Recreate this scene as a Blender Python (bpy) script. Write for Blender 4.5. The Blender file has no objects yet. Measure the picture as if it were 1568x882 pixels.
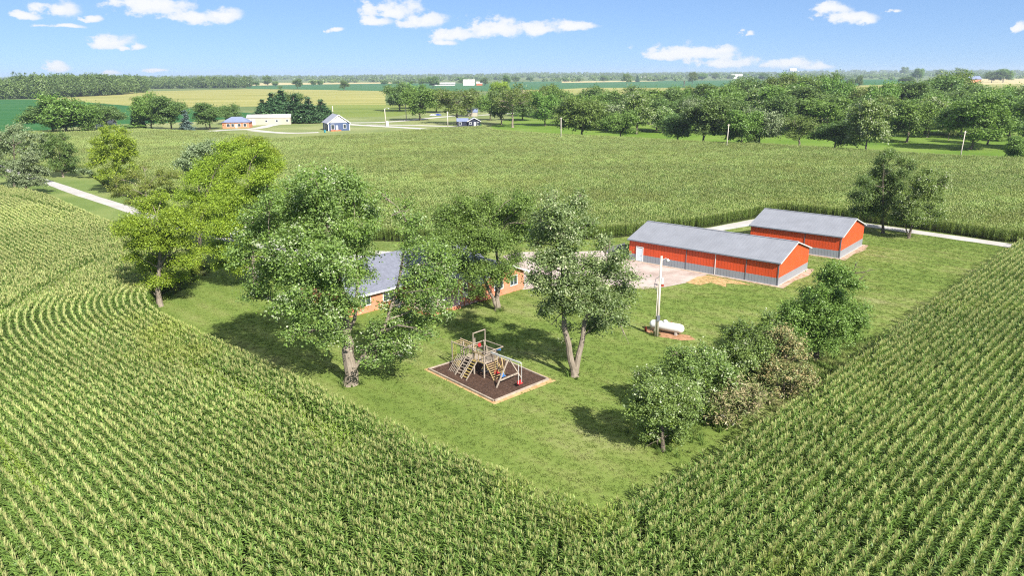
import bpy, math, random
import numpy as np
from mathutils import Vector, Matrix

R = math.radians
scene = bpy.context.scene
C = scene.collection

# ------------------------------------------------------------------ camera
F_PX = 1110.0; H = 28.0; TILT = R(16.4); ROLL = 0.006
cam_d = bpy.data.cameras.new('camera'); cam = bpy.data.objects.new('camera', cam_d); C.objects.link(cam)
cam_d.sensor_width = 36.0; cam_d.lens = 36.0 * F_PX / 1568.0
cam_d.clip_start = 0.5; cam_d.clip_end = 30000
_right = Vector((1, 0, 0)); _fwd = Vector((0, math.cos(TILT), -math.sin(TILT))); _up = _right.cross(_fwd)
r2 = _right * math.cos(ROLL) - _up * math.sin(ROLL); u2 = _up * math.cos(ROLL) + _right * math.sin(ROLL)
m = Matrix((r2, u2, -_fwd)).transposed().to_4x4(); m.translation = Vector((0, 0, H))
cam.matrix_world = m
scene.camera = cam

# ------------------------------------------------------------------ light
SUN_EL = 39.0; SUN_AZ = 147.0      # compass bearing of the sun, clockwise from +Y: behind the camera, to its right
w = bpy.data.worlds.new('World'); scene.world = w; w.use_nodes = True
nt = w.node_tree; nt.nodes.clear()
def wn(t, **k):
    n = nt.nodes.new(t)
    for a, b in k.items(): setattr(n, a, b)
    return n
def wl(a, b): nt.links.new(a, b)
def wm(op, a, b=None, c=None):
    n = wn('ShaderNodeMath', operation=op)
    for i, v in enumerate((a, b, c)):
        if v is None: continue
        if isinstance(v, (int, float)): n.inputs[i].default_value = v
        else: wl(v, n.inputs[i])
    return n.outputs[0]
sky = wn('ShaderNodeTexSky', sky_type='NISHITA'); sky.sun_disc = False
sky.sun_elevation = R(SUN_EL); sky.sun_rotation = R(SUN_AZ)
sky.altitude = 200; sky.air_density = 0.6; sky.dust_density = 0.0; sky.ozone_density = 4.0
SKY_STR = 0.092
# clouds: small cumulus laid on the sky by direction (azimuth, elevation in degrees)
tc = wn('ShaderNodeTexCoord'); sep = wn('ShaderNodeSeparateXYZ'); wl(tc.outputs['Generated'], sep.inputs[0])
az = wm('MULTIPLY', wm('ARCTAN2', sep.outputs[0], sep.outputs[1]), 180 / math.pi)
el = wm('MULTIPLY', wm('ARCSINE', sep.outputs[2]), 180 / math.pi)
cmb = wn('ShaderNodeCombineXYZ'); wl(az, cmb.inputs[0]); wl(wm('MULTIPLY', el, 1.5), cmb.inputs[1])
nz1 = wn('ShaderNodeTexNoise'); nz1.inputs['Scale'].default_value = 0.8; nz1.inputs['Detail'].default_value = 9; nz1.inputs['Roughness'].default_value = 0.6
wl(cmb.outputs[0], nz1.inputs['Vector'])
nz2 = wn('ShaderNodeTexNoise'); nz2.inputs['Scale'].default_value = 0.22; nz2.inputs['Detail'].default_value = 3
wl(cmb.outputs[0], nz2.inputs['Vector'])
azd = wm('ADD', az, wm('MULTIPLY', wm('SUBTRACT', nz1.outputs[0], .5), 2.4))
eld = wm('ADD', el, wm('MULTIPLY', wm('SUBTRACT', nz2.outputs[0], .5), 1.4))
def px_dir(px, py):
    dx = px - 784; dy = py - 441
    x = dx * math.cos(ROLL) - dy * math.sin(ROLL); y = dx * math.sin(ROLL) + dy * math.cos(ROLL)
    d = Vector((x, F_PX * math.cos(TILT) - y * math.sin(TILT), -F_PX * math.sin(TILT) - y * math.cos(TILT))).normalized()
    return math.degrees(math.atan2(d.x, d.y)), math.degrees(math.asin(d.z))
clouds = [(85, 14, 34, 15), (40, 20, 22, 7), (236, 10, 62, 20), (300, 26, 46, 13), (345, 24, 26, 10), (172, 62, 34, 9), (207, 70, 16, 5), (145, 28, 14, 6), (88, 104, 20, 8),
          (168, 111, 16, 4), (238, 111, 20, 4), (600, 16, 44, 17), (577, 32, 24, 9), (650, 34, 34, 12), (760, 44, 48, 17), (700, 52, 34, 9), (680, 62, 20, 5), (820, 44, 46, 11), (880, 42, 34, 6),
          (1060, 80, 62, 14), (1020, 86, 30, 9), (1105, 74, 24, 8), (1144, 50, 9, 5), (1110, 97, 52, 9), (1205, 99, 46, 9), (1252, 102, 24, 5),
          (1272, 14, 32, 12), (1300, 27, 38, 9), (1330, 30, 14, 7), (1560, 45, 14, 8), (1365, 18, 12, 4), (100, 38, 30, 4), (517, 47, 10, 4),
          (-150, 10, 90, 20), (1750, 20, 80, 18), (400, -60, 120, 30), (900, -80, 100, 24), (1400, -70, 120, 30), (100, -90, 100, 22)]
tot = None
for (px, py, rx, ry) in clouds:
    a0, e0 = px_dir(px, py); a1, _ = px_dir(px + rx, py); _, e1 = px_dir(px, py - ry)
    ra = (a1 - a0) * 1.3; re = (e1 - e0) * 1.4
    # flat base: the lower half is squeezed
    de = wm('DIVIDE', wm('SUBTRACT', eld, e0), re)
    de = wm('ADD', de, wm('MULTIPLY', wm('MINIMUM', de, 0.0), 0.5))
    da = wm('DIVIDE', wm('SUBTRACT', azd, a0), ra)
    v = wm('SUBTRACT', 1.0, wm('SQRT', wm('ADD', wm('MULTIPLY', de, de), wm('MULTIPLY', da, da))))
    tot = v if tot is None else wm('SMOOTH_MAX', tot, v, 0.25)
rh = wn('ShaderNodeMapRange', interpolation_type='SMOOTHSTEP'); rh.inputs['From Min'].default_value = 12; rh.inputs['From Max'].default_value = 26; rh.inputs['To Min'].default_value = -1.0; rh.inputs['To Max'].default_value = .34; wl(el, rh.inputs['Value'])  # extra cloud cover overhead, out of view, added as white fill to lift the shadows
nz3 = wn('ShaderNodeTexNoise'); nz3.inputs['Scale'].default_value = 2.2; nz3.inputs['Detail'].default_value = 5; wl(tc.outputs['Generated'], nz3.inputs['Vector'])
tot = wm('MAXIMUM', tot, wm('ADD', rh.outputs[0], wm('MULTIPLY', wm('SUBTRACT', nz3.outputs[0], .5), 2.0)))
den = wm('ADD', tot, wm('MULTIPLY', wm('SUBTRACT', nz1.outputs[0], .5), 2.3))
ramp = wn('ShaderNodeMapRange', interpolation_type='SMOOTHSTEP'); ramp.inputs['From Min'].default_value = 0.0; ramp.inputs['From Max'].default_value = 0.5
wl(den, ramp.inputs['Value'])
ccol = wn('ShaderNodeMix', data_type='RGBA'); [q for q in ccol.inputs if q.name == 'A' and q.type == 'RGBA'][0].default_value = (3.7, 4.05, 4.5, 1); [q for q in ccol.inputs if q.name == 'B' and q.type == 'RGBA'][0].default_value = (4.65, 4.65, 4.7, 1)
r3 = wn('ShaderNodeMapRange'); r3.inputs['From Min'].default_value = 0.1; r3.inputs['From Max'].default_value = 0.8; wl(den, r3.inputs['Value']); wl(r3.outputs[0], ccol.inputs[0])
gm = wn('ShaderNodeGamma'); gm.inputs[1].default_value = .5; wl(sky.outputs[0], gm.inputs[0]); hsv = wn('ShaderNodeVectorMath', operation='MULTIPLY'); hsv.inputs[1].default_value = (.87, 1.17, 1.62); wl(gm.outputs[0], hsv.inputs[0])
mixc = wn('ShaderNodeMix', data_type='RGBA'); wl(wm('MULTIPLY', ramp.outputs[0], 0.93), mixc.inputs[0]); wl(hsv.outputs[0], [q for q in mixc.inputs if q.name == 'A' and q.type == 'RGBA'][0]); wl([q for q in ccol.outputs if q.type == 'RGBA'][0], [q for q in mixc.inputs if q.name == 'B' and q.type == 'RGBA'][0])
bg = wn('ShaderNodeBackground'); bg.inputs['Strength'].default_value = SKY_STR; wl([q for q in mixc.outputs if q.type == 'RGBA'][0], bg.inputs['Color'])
wo = wn('ShaderNodeOutputWorld'); wl(bg.outputs[0], wo.inputs['Surface'])

sd = bpy.data.lights.new('sun', 'SUN'); sun = bpy.data.objects.new('sun', sd); C.objects.link(sun)
sd.energy = 4.7; sd.angle = R(0.55); sd.color = (1.0, 0.955, 0.88)
a = R(SUN_AZ); e = R(SUN_EL)
sdir = Vector((math.sin(a) * math.cos(e), math.cos(a) * math.cos(e), math.sin(e)))
sun.rotation_euler = sdir.to_track_quat('Z', 'Y').to_euler()

vs = scene.view_settings; vs.view_transform = 'Standard'; vs.look = 'None'; vs.gamma = 1; vs.exposure = 1.25
cy = scene.cycles
cy.max_bounces = 6; cy.diffuse_bounces = 3; cy.glossy_bounces = 2; cy.transmission_bounces = 3; cy.volume_bounces = 0; cy.transparent_max_bounces = 4
cy.use_denoising = False; cy.pixel_filter_type = 'BLACKMAN_HARRIS'; cy.filter_width = 1.15
cy.caustics_reflective = False; cy.caustics_refractive = False

# ------------------------------------------------------------------ helpers
def G(px, py, z=0.0):
    """world point on the level z seen at that place of the photograph (survey helper)"""
    dx = px - 784; dy = py - 441
    x = dx * math.cos(ROLL) - dy * math.sin(ROLL); y = dx * math.sin(ROLL) + dy * math.cos(ROLL)
    d = (x, F_PX * math.cos(TILT) - y * math.sin(TILT), -F_PX * math.sin(TILT) - y * math.cos(TILT))
    t = (z - H) / d[2]
    return Vector((d[0] * t, d[1] * t, z))
def P3(px, py, Y):
    dx = px - 784; dy = py - 441
    x = dx * math.cos(ROLL) - dy * math.sin(ROLL); y = dx * math.sin(ROLL) + dy * math.cos(ROLL)
    d = (x, F_PX * math.cos(TILT) - y * math.sin(TILT), -F_PX * math.sin(TILT) - y * math.cos(TILT))
    t = Y / d[1]
    return Vector((d[0] * t, Y, H + d[2] * t))
def depth_of(p): return p[1] * math.cos(TILT) + (H - p[2]) * math.sin(TILT)
UA = R(46)
U = Vector((math.cos(UA), math.sin(UA), 0)); V = Vector((-math.sin(UA), math.cos(UA), 0))

def tag(o, label=None, cat=None, group=None, kind=None):
    if label: o['label'] = label
    if cat: o['category'] = cat
    if group: o['group'] = group
    if kind: o['kind'] = kind
    return o
def empty(name, loc=(0, 0, 0), rz=0.0):
    o = bpy.data.objects.new(name, None); C.objects.link(o); o.location = loc; o.rotation_euler = (0, 0, rz); o.empty_display_size = .3
    return o
def link_mesh(name, me, mat=None, parent=None):
    if mat is not None: me.materials.append(mat)
    o = bpy.data.objects.new(name, me); C.objects.link(o)
    if parent is not None: o.parent = parent
    return o
def np_mesh(name, Vt, Fc, tint=None, smooth=False):
    me = bpy.data.meshes.new(name)
    Vt = np.asarray(Vt, dtype=np.float32); Fc = np.asarray(Fc, dtype=np.int32)
    n, k = Fc.shape
    me.vertices.add(len(Vt)); me.vertices.foreach_set('co', Vt.ravel())
    me.loops.add(n * k); me.loops.foreach_set('vertex_index', Fc.ravel())
    me.polygons.add(n); me.polygons.foreach_set('loop_start', np.arange(0, n * k, k, dtype=np.int32))
    me.polygons.foreach_set('loop_total', np.full(n, k, dtype=np.int32))
    if tint is not None:
        at = me.attributes.new('tint', 'FLOAT', 'FACE'); at.data.foreach_set('value', np.asarray(tint, dtype=np.float32))
    if smooth: me.polygons.foreach_set('use_smooth', np.ones(n, dtype=bool))
    me.update(calc_edges=True)
    return me
class MB:
    """collects shapes for ONE mesh"""
    def __init__(s): s.v = []; s.f = []
    def box(s, x0, y0, z0, x1, y1, z1):
        n = len(s.v); s.v += [(x, y, z) for z in (z0, z1) for y in (y0, y1) for x in (x0, x1)]
        s.f += [tuple(n + i for i in q) for q in ((0, 2, 3, 1), (4, 5, 7, 6), (0, 1, 5, 4), (1, 3, 7, 5), (3, 2, 6, 7), (2, 0, 4, 6))]
        return s
    def bar(s, a, b, w=.1, h=None):
        """rectangular bar from a to b, w wide, h high"""
        h = h or w; a = Vector(a); b = Vector(b); d = (b - a).normalized()
        up = Vector((0, 0, 1)) if abs(d.z) < .95 else Vector((0, 1, 0))
        r = d.cross(up).normalized(); q = r.cross(d).normalized(); n = len(s.v)
        for p in (a, b):
            for (i, j) in ((-1, -1), (1, -1), (1, 1), (-1, 1)): s.v.append(tuple(p + r * (i * w / 2) + q * (j * h / 2)))
        s.f += [(n, n + 1, n + 2, n + 3), (n + 7, n + 6, n + 5, n + 4)] + [(n + i, n + 4 + i, n + 4 + (i + 1) % 4, n + (i + 1) % 4) for i in range(4)]
        return s
    def tube(s, pts, rad, seg=6, cap=True):
        pts = [Vector(p) for p in pts]
        if isinstance(rad, (int, float)): rad = [rad] * len(pts)
        base = len(s.v); prev = None
        for i, p in enumerate(pts):
            d = (pts[min(i + 1, len(pts) - 1)] - pts[max(i - 1, 0)])
            d = d.normalized() if d.length > 1e-9 else Vector((0, 0, 1))
            if prev is None:
                prev = d.cross(Vector((0, 1, .123)) if abs(d.y) < .9 else Vector((1, 0, 0))).normalized()
            prev = (prev - d * prev.dot(d)).normalized(); q = d.cross(prev)
            for j in range(seg):
                t = 2 * math.pi * j / seg
                s.v.append(tuple(p + (prev * math.cos(t) + q * math.sin(t)) * rad[i]))
        for i in range(len(pts) - 1):
            for j in range(seg):
                A = base + i * seg + j; B = base + i * seg + (j + 1) % seg
                s.f.append((A, B, B + seg, A + seg))
        if cap:
            s.f.append(tuple(base + j for j in reversed(range(seg)))); s.f.append(tuple(base + (len(pts) - 1) * seg + j for j in range(seg)))
        return s
    def poly(s, pts):
        n = len(s.v); s.v += [tuple(p) for p in pts]; s.f.append(tuple(range(n, n + len(pts)))); return s
    def prism(s, pts, z0, z1):
        n = len(s.v); k = len(pts); s.v += [(p[0], p[1], z0) for p in pts] + [(p[0], p[1], z1) for p in pts]
        s.f.append(tuple(n + k + i for i in range(k))); s.f.append(tuple(n + i for i in reversed(range(k))))
        for i in range(k): s.f.append((n + i, n + (i + 1) % k, n + k + (i + 1) % k, n + k + i))
        return s
    def slab(s, q, t):
        """quad q (4 points) thickened downwards along its normal by t"""
        q = [Vector(p) for p in q]; nn = (q[1] - q[0]).cross(q[3] - q[0]).normalized()
        if nn.z < 0: nn = -nn
        n = len(s.v); s.v += [tuple(p) for p in q] + [tuple(p - nn * t) for p in q]
        s.f += [(n, n + 1, n + 2, n + 3), (n + 7, n + 6, n + 5, n + 4)] + [(n + i, n + 4 + i, n + 4 + (i + 1) % 4, n + (i + 1) % 4) for i in range(4)]
        return s
    def build(s, name, mat, parent=None, smooth=False, bevel=0):
        me = bpy.data.meshes.new(name); me.from_pydata(s.v, [], s.f)
        import bmesh
        bm = bmesh.new(); bm.from_mesh(me); bmesh.ops.recalc_face_normals(bm, faces=bm.faces)
        if bevel: bmesh.ops.bevel(bm, geom=list(bm.edges), offset=bevel, segments=1, affect='EDGES', clamp_overlap=True)
        bm.to_mesh(me); bm.free()
        if smooth: me.polygons.foreach_set('use_smooth', [True] * len(me.polygons))
        me.update()
        return link_mesh(name, me, mat, parent)

# ---- materials
class NT:
    def __init__(s, name):
        s.m = bpy.data.materials.new(name); s.m.use_nodes = True; s.t = s.m.node_tree; s.t.nodes.clear()
        s.out = s.n('ShaderNodeOutputMaterial'); s.b = s.n('ShaderNodeBsdfPrincipled'); s.l(s.b.outputs[0], s.out.inputs['Surface'])
    def n(s, t, **k):
        x = s.t.nodes.new(t)
        for a, b in k.items(): setattr(x, a, b)
        return x
    def l(s, a, b): s.t.links.new(a, b)
    def pos(s):
        if not hasattr(s, '_p'): s._p = s.n('ShaderNodeNewGeometry').outputs['Position']
        return s._p
    def objc(s):
        if not hasattr(s, '_o'): s._o = s.n('ShaderNodeTexCoord').outputs['Object']
        return s._o
    def map(s, vec, scale=(1, 1, 1), rot=0):
        x = s.n('ShaderNodeMapping'); x.inputs['Scale'].default_value = scale; x.inputs['Rotation'].default_value = (0, 0, rot); s.l(vec, x.inputs[0]); return x.outputs[0]
    def noise(s, scale, detail=4, rough=.55, vec=None, dist=0):
        x = s.n('ShaderNodeTexNoise'); x.inputs['Scale'].default_value = scale; x.inputs['Detail'].default_value = detail; x.inputs['Roughness'].default_value = rough; x.inputs['Distortion'].default_value = dist
        s.l(vec if vec is not None else s.pos(), x.inputs['Vector']); return x.outputs[0]
    def math(s, op, a, b=None):
        x = s.n('ShaderNodeMath', operation=op)
        for i, v in enumerate((a, b)):
            if v is None: continue
            if isinstance(v, (int, float)): x.inputs[i].default_value = v
            else: s.l(v, x.inputs[i])
        return x.outputs[0]
    def rng(s, v, a, b, c=0.0, d=1.0):
        x = s.n('ShaderNodeMapRange'); x.inputs[1].default_value = a; x.inputs[2].default_value = b; x.inputs[3].default_value = c; x.inputs[4].default_value = d
        s.l(v, x.inputs[0]); return x.outputs[0]
    def ramp(s, v, stops):
        x = s.n('ShaderNodeValToRGB'); cr = x.color_ramp
        while len(cr.elements) > 1: cr.elements.remove(cr.elements[-1])
        cr.elements[0].position = stops[0][0]; cr.elements[0].color = (*stops[0][1], 1)
        for p, c in stops[1:]:
            q = cr.elements.new(p); q.color = (*c, 1)
        s.l(v, x.inputs[0]); return x.outputs[0]
    def mix(s, f, a, b, mode='MIX'):
        x = s.n('ShaderNodeMix', data_type='RGBA', blend_type=mode)
        for k, v in (('Factor', f), ('A', a), ('B', b)):
            i = x.inputs[k] if k != 'Factor' else x.inputs[0]
            if k in 'AB': i = [q for q in x.inputs if q.name == k and q.type == 'RGBA'][0]
            if isinstance(v, (int, float)): i.default_value = v
            elif isinstance(v, tuple): i.default_value = (*v, 1)
            else: s.l(v, i)
        return [q for q in x.outputs if q.type == 'RGBA'][0]
    def base(s, c):
        if isinstance(c, tuple): s.b.inputs['Base Color'].default_value = (*c, 1)
        else: s.l(c, s.b.inputs['Base Color'])
    def rough(s, r, spec=.3):
        s.b.inputs['Roughness'].default_value = r; s.b.inputs['Specular IOR Level'].default_value = spec; return s
    def bump(s, v, strength=.5, dist=.05):
        x = s.n('ShaderNodeBump'); x.inputs['Strength'].default_value = strength; x.inputs['Distance'].default_value = dist
        s.l(v, x.inputs['Height']); s.l(x.outputs[0], s.b.inputs['Normal'])
def plain(name, col, rough=.6, spec=.3, var=.12, scale=1.5, metal=0):
    t = NT(name); n = t.noise(scale, 5, .6)
    dark = tuple(c * (1 - var) for c in col); lite = tuple(min(1, c * (1 + var)) for c in col)
    t.base(t.ramp(n, [(.3, dark), (.7, lite)])); t.rough(rough, spec); t.b.inputs['Metallic'].default_value = metal
    return t.m
def leafmat(name, stops, under=(.30, .36, .24), under_amt=.5, transl=.3, rough=.45, patch=.0):
    """stops: colours along the leaf's own tint 0..1; pale underside on the back of each leaf"""
    t = NT(name); at = t.n('ShaderNodeAttribute', attribute_name='tint')
    oi = t.n('ShaderNodeObjectInfo')
    col = t.ramp(at.outputs['Fac'], stops)
    hs = t.n('ShaderNodeHueSaturation'); t.l(t.rng(oi.outputs['Random'], 0, 1, .485, .512), hs.inputs['Hue']); t.l(t.rng(oi.outputs['Random'], 0, 1, .84, 1.14), hs.inputs['Value']); t.l(col, hs.inputs['Color'])
    geo = t.n('ShaderNodeNewGeometry')
    f = t.math('MULTIPLY', geo.outputs['Backfacing'], under_amt)
    c2 = t.mix(f, hs.outputs[0], under)
    t.base(c2); t.rough(rough, .35)
    tr = t.n('ShaderNodeBsdfTranslucent'); c3 = t.mix(.5, c2, (.16, .26, .03)); t.l(c3, tr.inputs['Color'])
    mx = t.n('ShaderNodeMixShader'); mx.inputs[0].default_value = transl
    t.l(t.b.outputs[0], mx.inputs[1]); t.l(tr.outputs[0], mx.inputs[2]); t.l(mx.outputs[0], t.out.inputs['Surface'])
    return t.m
def barkmat(name, c0, c1):
    t = NT(name); n = t.noise(3.0, 6, .65, t.map(t.objc(), (3, 3, .6)))
    t.base(t.ramp(n, [(.3, c0), (.7, c1)])); t.rough(.9, .1); t.bump(n, .6, .05); return t.m

# ---- polygon tools (numpy)
def arr(poly): return np.array([(p[0], p[1]) for p in poly], dtype=float)
def inside(P, poly):
    x, y = P[:, 0], P[:, 1]; r = np.zeros(len(P), bool); n = len(poly)
    for i in range(n):
        x0, y0 = poly[i]; x1, y1 = poly[(i + 1) % n]
        if y0 == y1: continue
        c = ((y0 > y) != (y1 > y)) & (x < (x1 - x0) * (y - y0) / (y1 - y0) + x0); r ^= c
    return r
def dist_line(P, line):
    """distance and nearest point to an open polyline"""
    best = np.full(len(P), 1e9); near = np.zeros((len(P), 2)); tan = np.zeros((len(P), 2))
    for i in range(len(line) - 1):
        a = line[i]; b = line[i + 1]; d = b - a; L = (d ** 2).sum()
        t = np.clip(((P - a) @ d) / L, 0, 1); q = a + t[:, None] * d; dd = np.hypot(*(P - q).T)
        mk = dd < best; best[mk] = dd[mk]; near[mk] = q[mk]; tan[mk] = d / math.sqrt(L)
    return best, near, tan
def smooth_line(pts, it=3):
    pts = arr(pts)
    for _ in range(it):
        q = pts[:-1] * .75 + pts[1:] * .25; r = pts[:-1] * .25 + pts[1:] * .75
        pts = np.vstack([pts[:1], np.stack([q, r], 1).reshape(-1, 2), pts[-1:]])
    return pts
def in_view(P, z=1.5, margin=60):
    c, s = math.cos(TILT), math.sin(TILT)
    dep = P[:, 1] * c + (H - z) * s
    x = 784 + F_PX * P[:, 0] / np.maximum(dep, 1)
    y = 441 + F_PX * ((H - z) * c - P[:, 1] * s) / np.maximum(dep, 1)
    return (dep > 5) & (x > -margin) & (x < 1568 + margin) & (y < 882 + margin * 2.2)

# ------------------------------------------------------------------ ground and setting
def sheet(name, pts, z, mat, kind='structure', div=0):
    me = bpy.data.meshes.new(name); me.from_pydata([(p[0], p[1], z) for p in pts], [], [tuple(range(len(pts)))])
    me.update()
    if me.polygons[0].normal.z < 0: me.flip_normals()
    o = link_mesh(name, me, mat); tag(o, kind=kind); return o
def road(name, line, width, z, mat, sm=2):
    L = smooth_line(line, sm); n = len(L); vs_ = []
    rnd = random.Random(5)
    wd = width if isinstance(width, (list, tuple)) else [width] * n
    for i in range(n):
        d = L[min(i + 1, n - 1)] - L[max(i - 1, 0)]; d = d / np.hypot(*d); nn = np.array((-d[1], d[0]))
        k = width / 2 * (1 + rnd.uniform(-.07, .07)); vs_.append((*(L[i] + nn * k), z)); vs_.append((*(L[i] - nn * k), z))
    me = bpy.data.meshes.new(name); me.from_pydata(vs_, [], [(2 * i, 2 * i + 1, 2 * i + 3, 2 * i + 2) for i in range(n - 1)]); me.update()
    o = link_mesh(name, me, mat); tag(o, kind='structure'); return o

def lawn_mat(name, cols, stripes=.0, scale=1.0, fine=5.0):
    t = NT(name)
    big = t.noise(.055 * scale, 5, .6); mid = t.noise(1.6 * scale, 6, .75); fn = t.noise(fine, 3, .7)
    w_ = t.n('ShaderNodeTexWave', wave_type='BANDS', bands_direction='X'); w_.inputs['Scale'].default_value = .10; w_.inputs['Distortion'].default_value = .5; w_.inputs['Detail Scale'].default_value = .15
    t.l(t.map(t.pos(), (1, 1, 1), -UA), w_.inputs['Vector'])
    v = t.math('ADD', t.math('MULTIPLY', big, .75), t.math('MULTIPLY', mid, .25))
    v = t.math('ADD', v, t.math('MULTIPLY', t.math('SUBTRACT', w_.outputs['Fac'], .5), stripes))
    v = t.math('ADD', v, t.math('MULTIPLY', t.math('SUBTRACT', fn, .5), .22))
    t.base(t.ramp(v, [(.36, cols[0]), (.48, cols[1]), (.56, cols[2]), (.68, cols[3])]))
    t.rough(.9, .1); t.bump(t.noise(9, 3, .8), .9, .08)
    return t.m
M = {}
M['lawn'] = lawn_mat('lawn_grass', [(.110, .164, .032), (.142, .194, .043), (.178, .215, .060), (.240, .245, .110)], .05)
M['pasture'] = lawn_mat('pasture_grass', [(.075, .140, .018), (.11, .185, .026), (.14, .205, .04), (.17, .21, .06)], 0, .5)
M['town_grass'] = lawn_mat('dry_grass', [(.12, .16, .05), (.17, .2, .075), (.21, .23, .095), (.27, .27, .13)], 0, .5)
M['verge'] = lawn_mat('verge_grass', [(.09, .14, .03), (.13, .18, .05), (.17, .21, .065), (.22, .24, .1)], 0, .8)
t = NT('field_earth'); t.base(t.ramp(t.noise(.8, 5), [(.3, (.020, .026, .010)), (.7, (.045, .05, .02))])); t.rough(.95, .05); M['soil'] = t.m
def farm_mat(name, c0, c1, c2, sx=.004, sy=.03, rot=0.0, fine=.9):
    t = NT(name); a_ = t.noise(1, 5, .6, t.map(t.pos(), (sx, sy, 1), rot)); b_ = t.noise(.35, 3, .7); f_ = t.noise(fine, 2, .7)
    v = t.math('ADD', t.math('MULTIPLY', a_, .6), t.math('ADD', t.math('MULTIPLY', b_, .25), t.math('MULTIPLY', f_, .15)))
    t.base(t.ramp(v, [(.35, c0), (.5, c1), (.62, c2)])); t.rough(.9, .05); return t.m
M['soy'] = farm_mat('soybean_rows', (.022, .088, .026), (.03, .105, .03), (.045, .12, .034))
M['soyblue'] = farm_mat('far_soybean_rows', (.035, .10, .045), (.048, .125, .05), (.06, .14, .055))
M['tan'] = farm_mat('ripening_corn', (.17, .185, .05), (.25, .245, .08), (.34, .31, .12))
M['stubble'] = farm_mat('wheat_stubble', (.32, .27, .13), (.42, .35, .18), (.5, .42, .23))
M['farcorn'] = farm_mat('far_corn_leaves', (.11, .155, .035), (.15, .19, .045), (.19, .22, .06))
M['farground'] = farm_mat('mixed_far_farmland', (.07, .115, .04), (.11, .15, .055), (.2, .21, .09), .0012, .006)
t = NT('crushed_gravel'); g1 = t.noise(.25, 5, .6); g2 = t.noise(6, 3, .8)
t.base(t.mix(.45, t.ramp(g1, [(.35, (.30, .28, .26)), (.65, (.43, .41, .39))]), t.ramp(g2, [(.3, (.26, .25, .24)), (.7, (.50, .48, .46))]))); t.rough(.95, .1); t.bump(g2, .5, .04); M['gravel'] = t.m
t = NT('pale_road'); g1 = t.noise(.08, 5, .6); t.base(t.ramp(g1, [(.35, (.36, .34, .32)), (.65, (.47, .45, .42))])); t.rough(.9, .1); M['road'] = t.m
t = NT('yard_gravel'); g1 = t.noise(.3, 6, .65); g2 = t.noise(7, 3, .8)
t.base(t.mix(.4, t.ramp(g1, [(.36, (.22, .15, .12)), (.48, (.33, .26, .225)), (.62, (.43, .375, .335))]), t.ramp(g2, [(.3, (.27, .22, .2)), (.7, (.52, .46, .42))]))); t.rough(.95, .1); t.bump(g2, .5, .05); M['yard'] = t.m
t = NT('straw_dirt'); g1 = t.noise(1.6, 5, .7); t.base(t.ramp(g1, [(.35, (.34, .19, .09)), (.6, (.46, .32, .16))])); t.rough(.95, .05); M['straw'] = t.m
t = NT('bare_dirt'); g1 = t.noise(2.2, 5, .7); t.base(t.ramp(g1, [(.35, (.20, .105, .055)), (.65, (.42, .24, .14))])); t.rough(.95, .05); M['dirt'] = t.m

sheet('ground', [(-9000, -300), (9000, -300), (9000, 9000), (-9000, 9000)], 0, M['farground'])
LV = G(920, 775, 2.3); LV.z = 0
# edges of the property
LEFT_EDGE = [(5.4, 39.3), (-3.98, 46.33), (-19.8, 60.8), (-33, 72.3), (-40.5, 79), (-45.2, 85.2), (-46.5, 93), (-45.5, 101), (-46.5, 107.5), (-52, 112.5), (-60, 119), (-74.7, 133.3), (-95, 154), (-108, 168), (-118, 175.5), (-132, 184), (-160, 205), (-230, 262)]
RIGHT_EDGE = [(5.4, 39.3), (12.2, 43.9), (26.0, 57.2), (50.2, 82.0), (84.4, 116.2), (88.5, 119.5), (160, 120)]
le = smooth_line(LEFT_EDGE, 2); re_ = smooth_line(RIGHT_EDGE, 1)
MID_NEAR = [G(50, 262), G(132, 264), G(170, 292), G(300, 345), G(450, 366), G(640, 371), G(800, 371), G(920, 366), G(955, 363), G(1088, 347.5), Vector((56.5, 149.5, 0)), Vector((66, 141.5, 0)), G(1431, 355), G(1536, 371), Vector((89, 119.5, 0)), Vector((170, 120.5, 0))]
MID_FAR = [(270, 190), G(1568, 251), G(1469, 248), G(1322, 238), G(1180, 228.5), G(1076, 224.6), G(947, 216.6), G(859, 212.5), G(760, 205), G(741, 198.5), G(676, 202), G(575, 210), G(496, 214.7), G(425, 219), G(330, 208), G(215, 203), G(40, 207)]
lawn_poly = [tuple(p) for p in le] + [(-230, 330), (-128, 262), (60, 190), (120, 130)] + [tuple(p) for p in reversed(re_[:-1])]
sheet('lawn', lawn_poly, .004, M['lawn'])
vp = [(-128, 262)] + [p for p in MID_NEAR[1:7]] + [(0, 118), (-30, 108), (-44, 101)] + [tuple(p) for p in le[(le[:, 1] > 101) & (le[:, 0] < -45)]]
sheet('grass_verge', [(p[0], p[1]) for p in vp], .008, M['verge'])
mid_poly = [(p[0], p[1]) for p in MID_NEAR] + [(p[0], p[1]) for p in MID_FAR]
sheet('middle_field_soil', mid_poly, .012, M['soil'])
sheet('left_field_soil', [tuple(p) for p in le] + [(-230, 20), (0, 8)], .012, M['soil'])
sheet('right_field_soil', [tuple(p) for p in re_] + [(160, 8), (0, 8)], .016, M['soil'])
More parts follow.
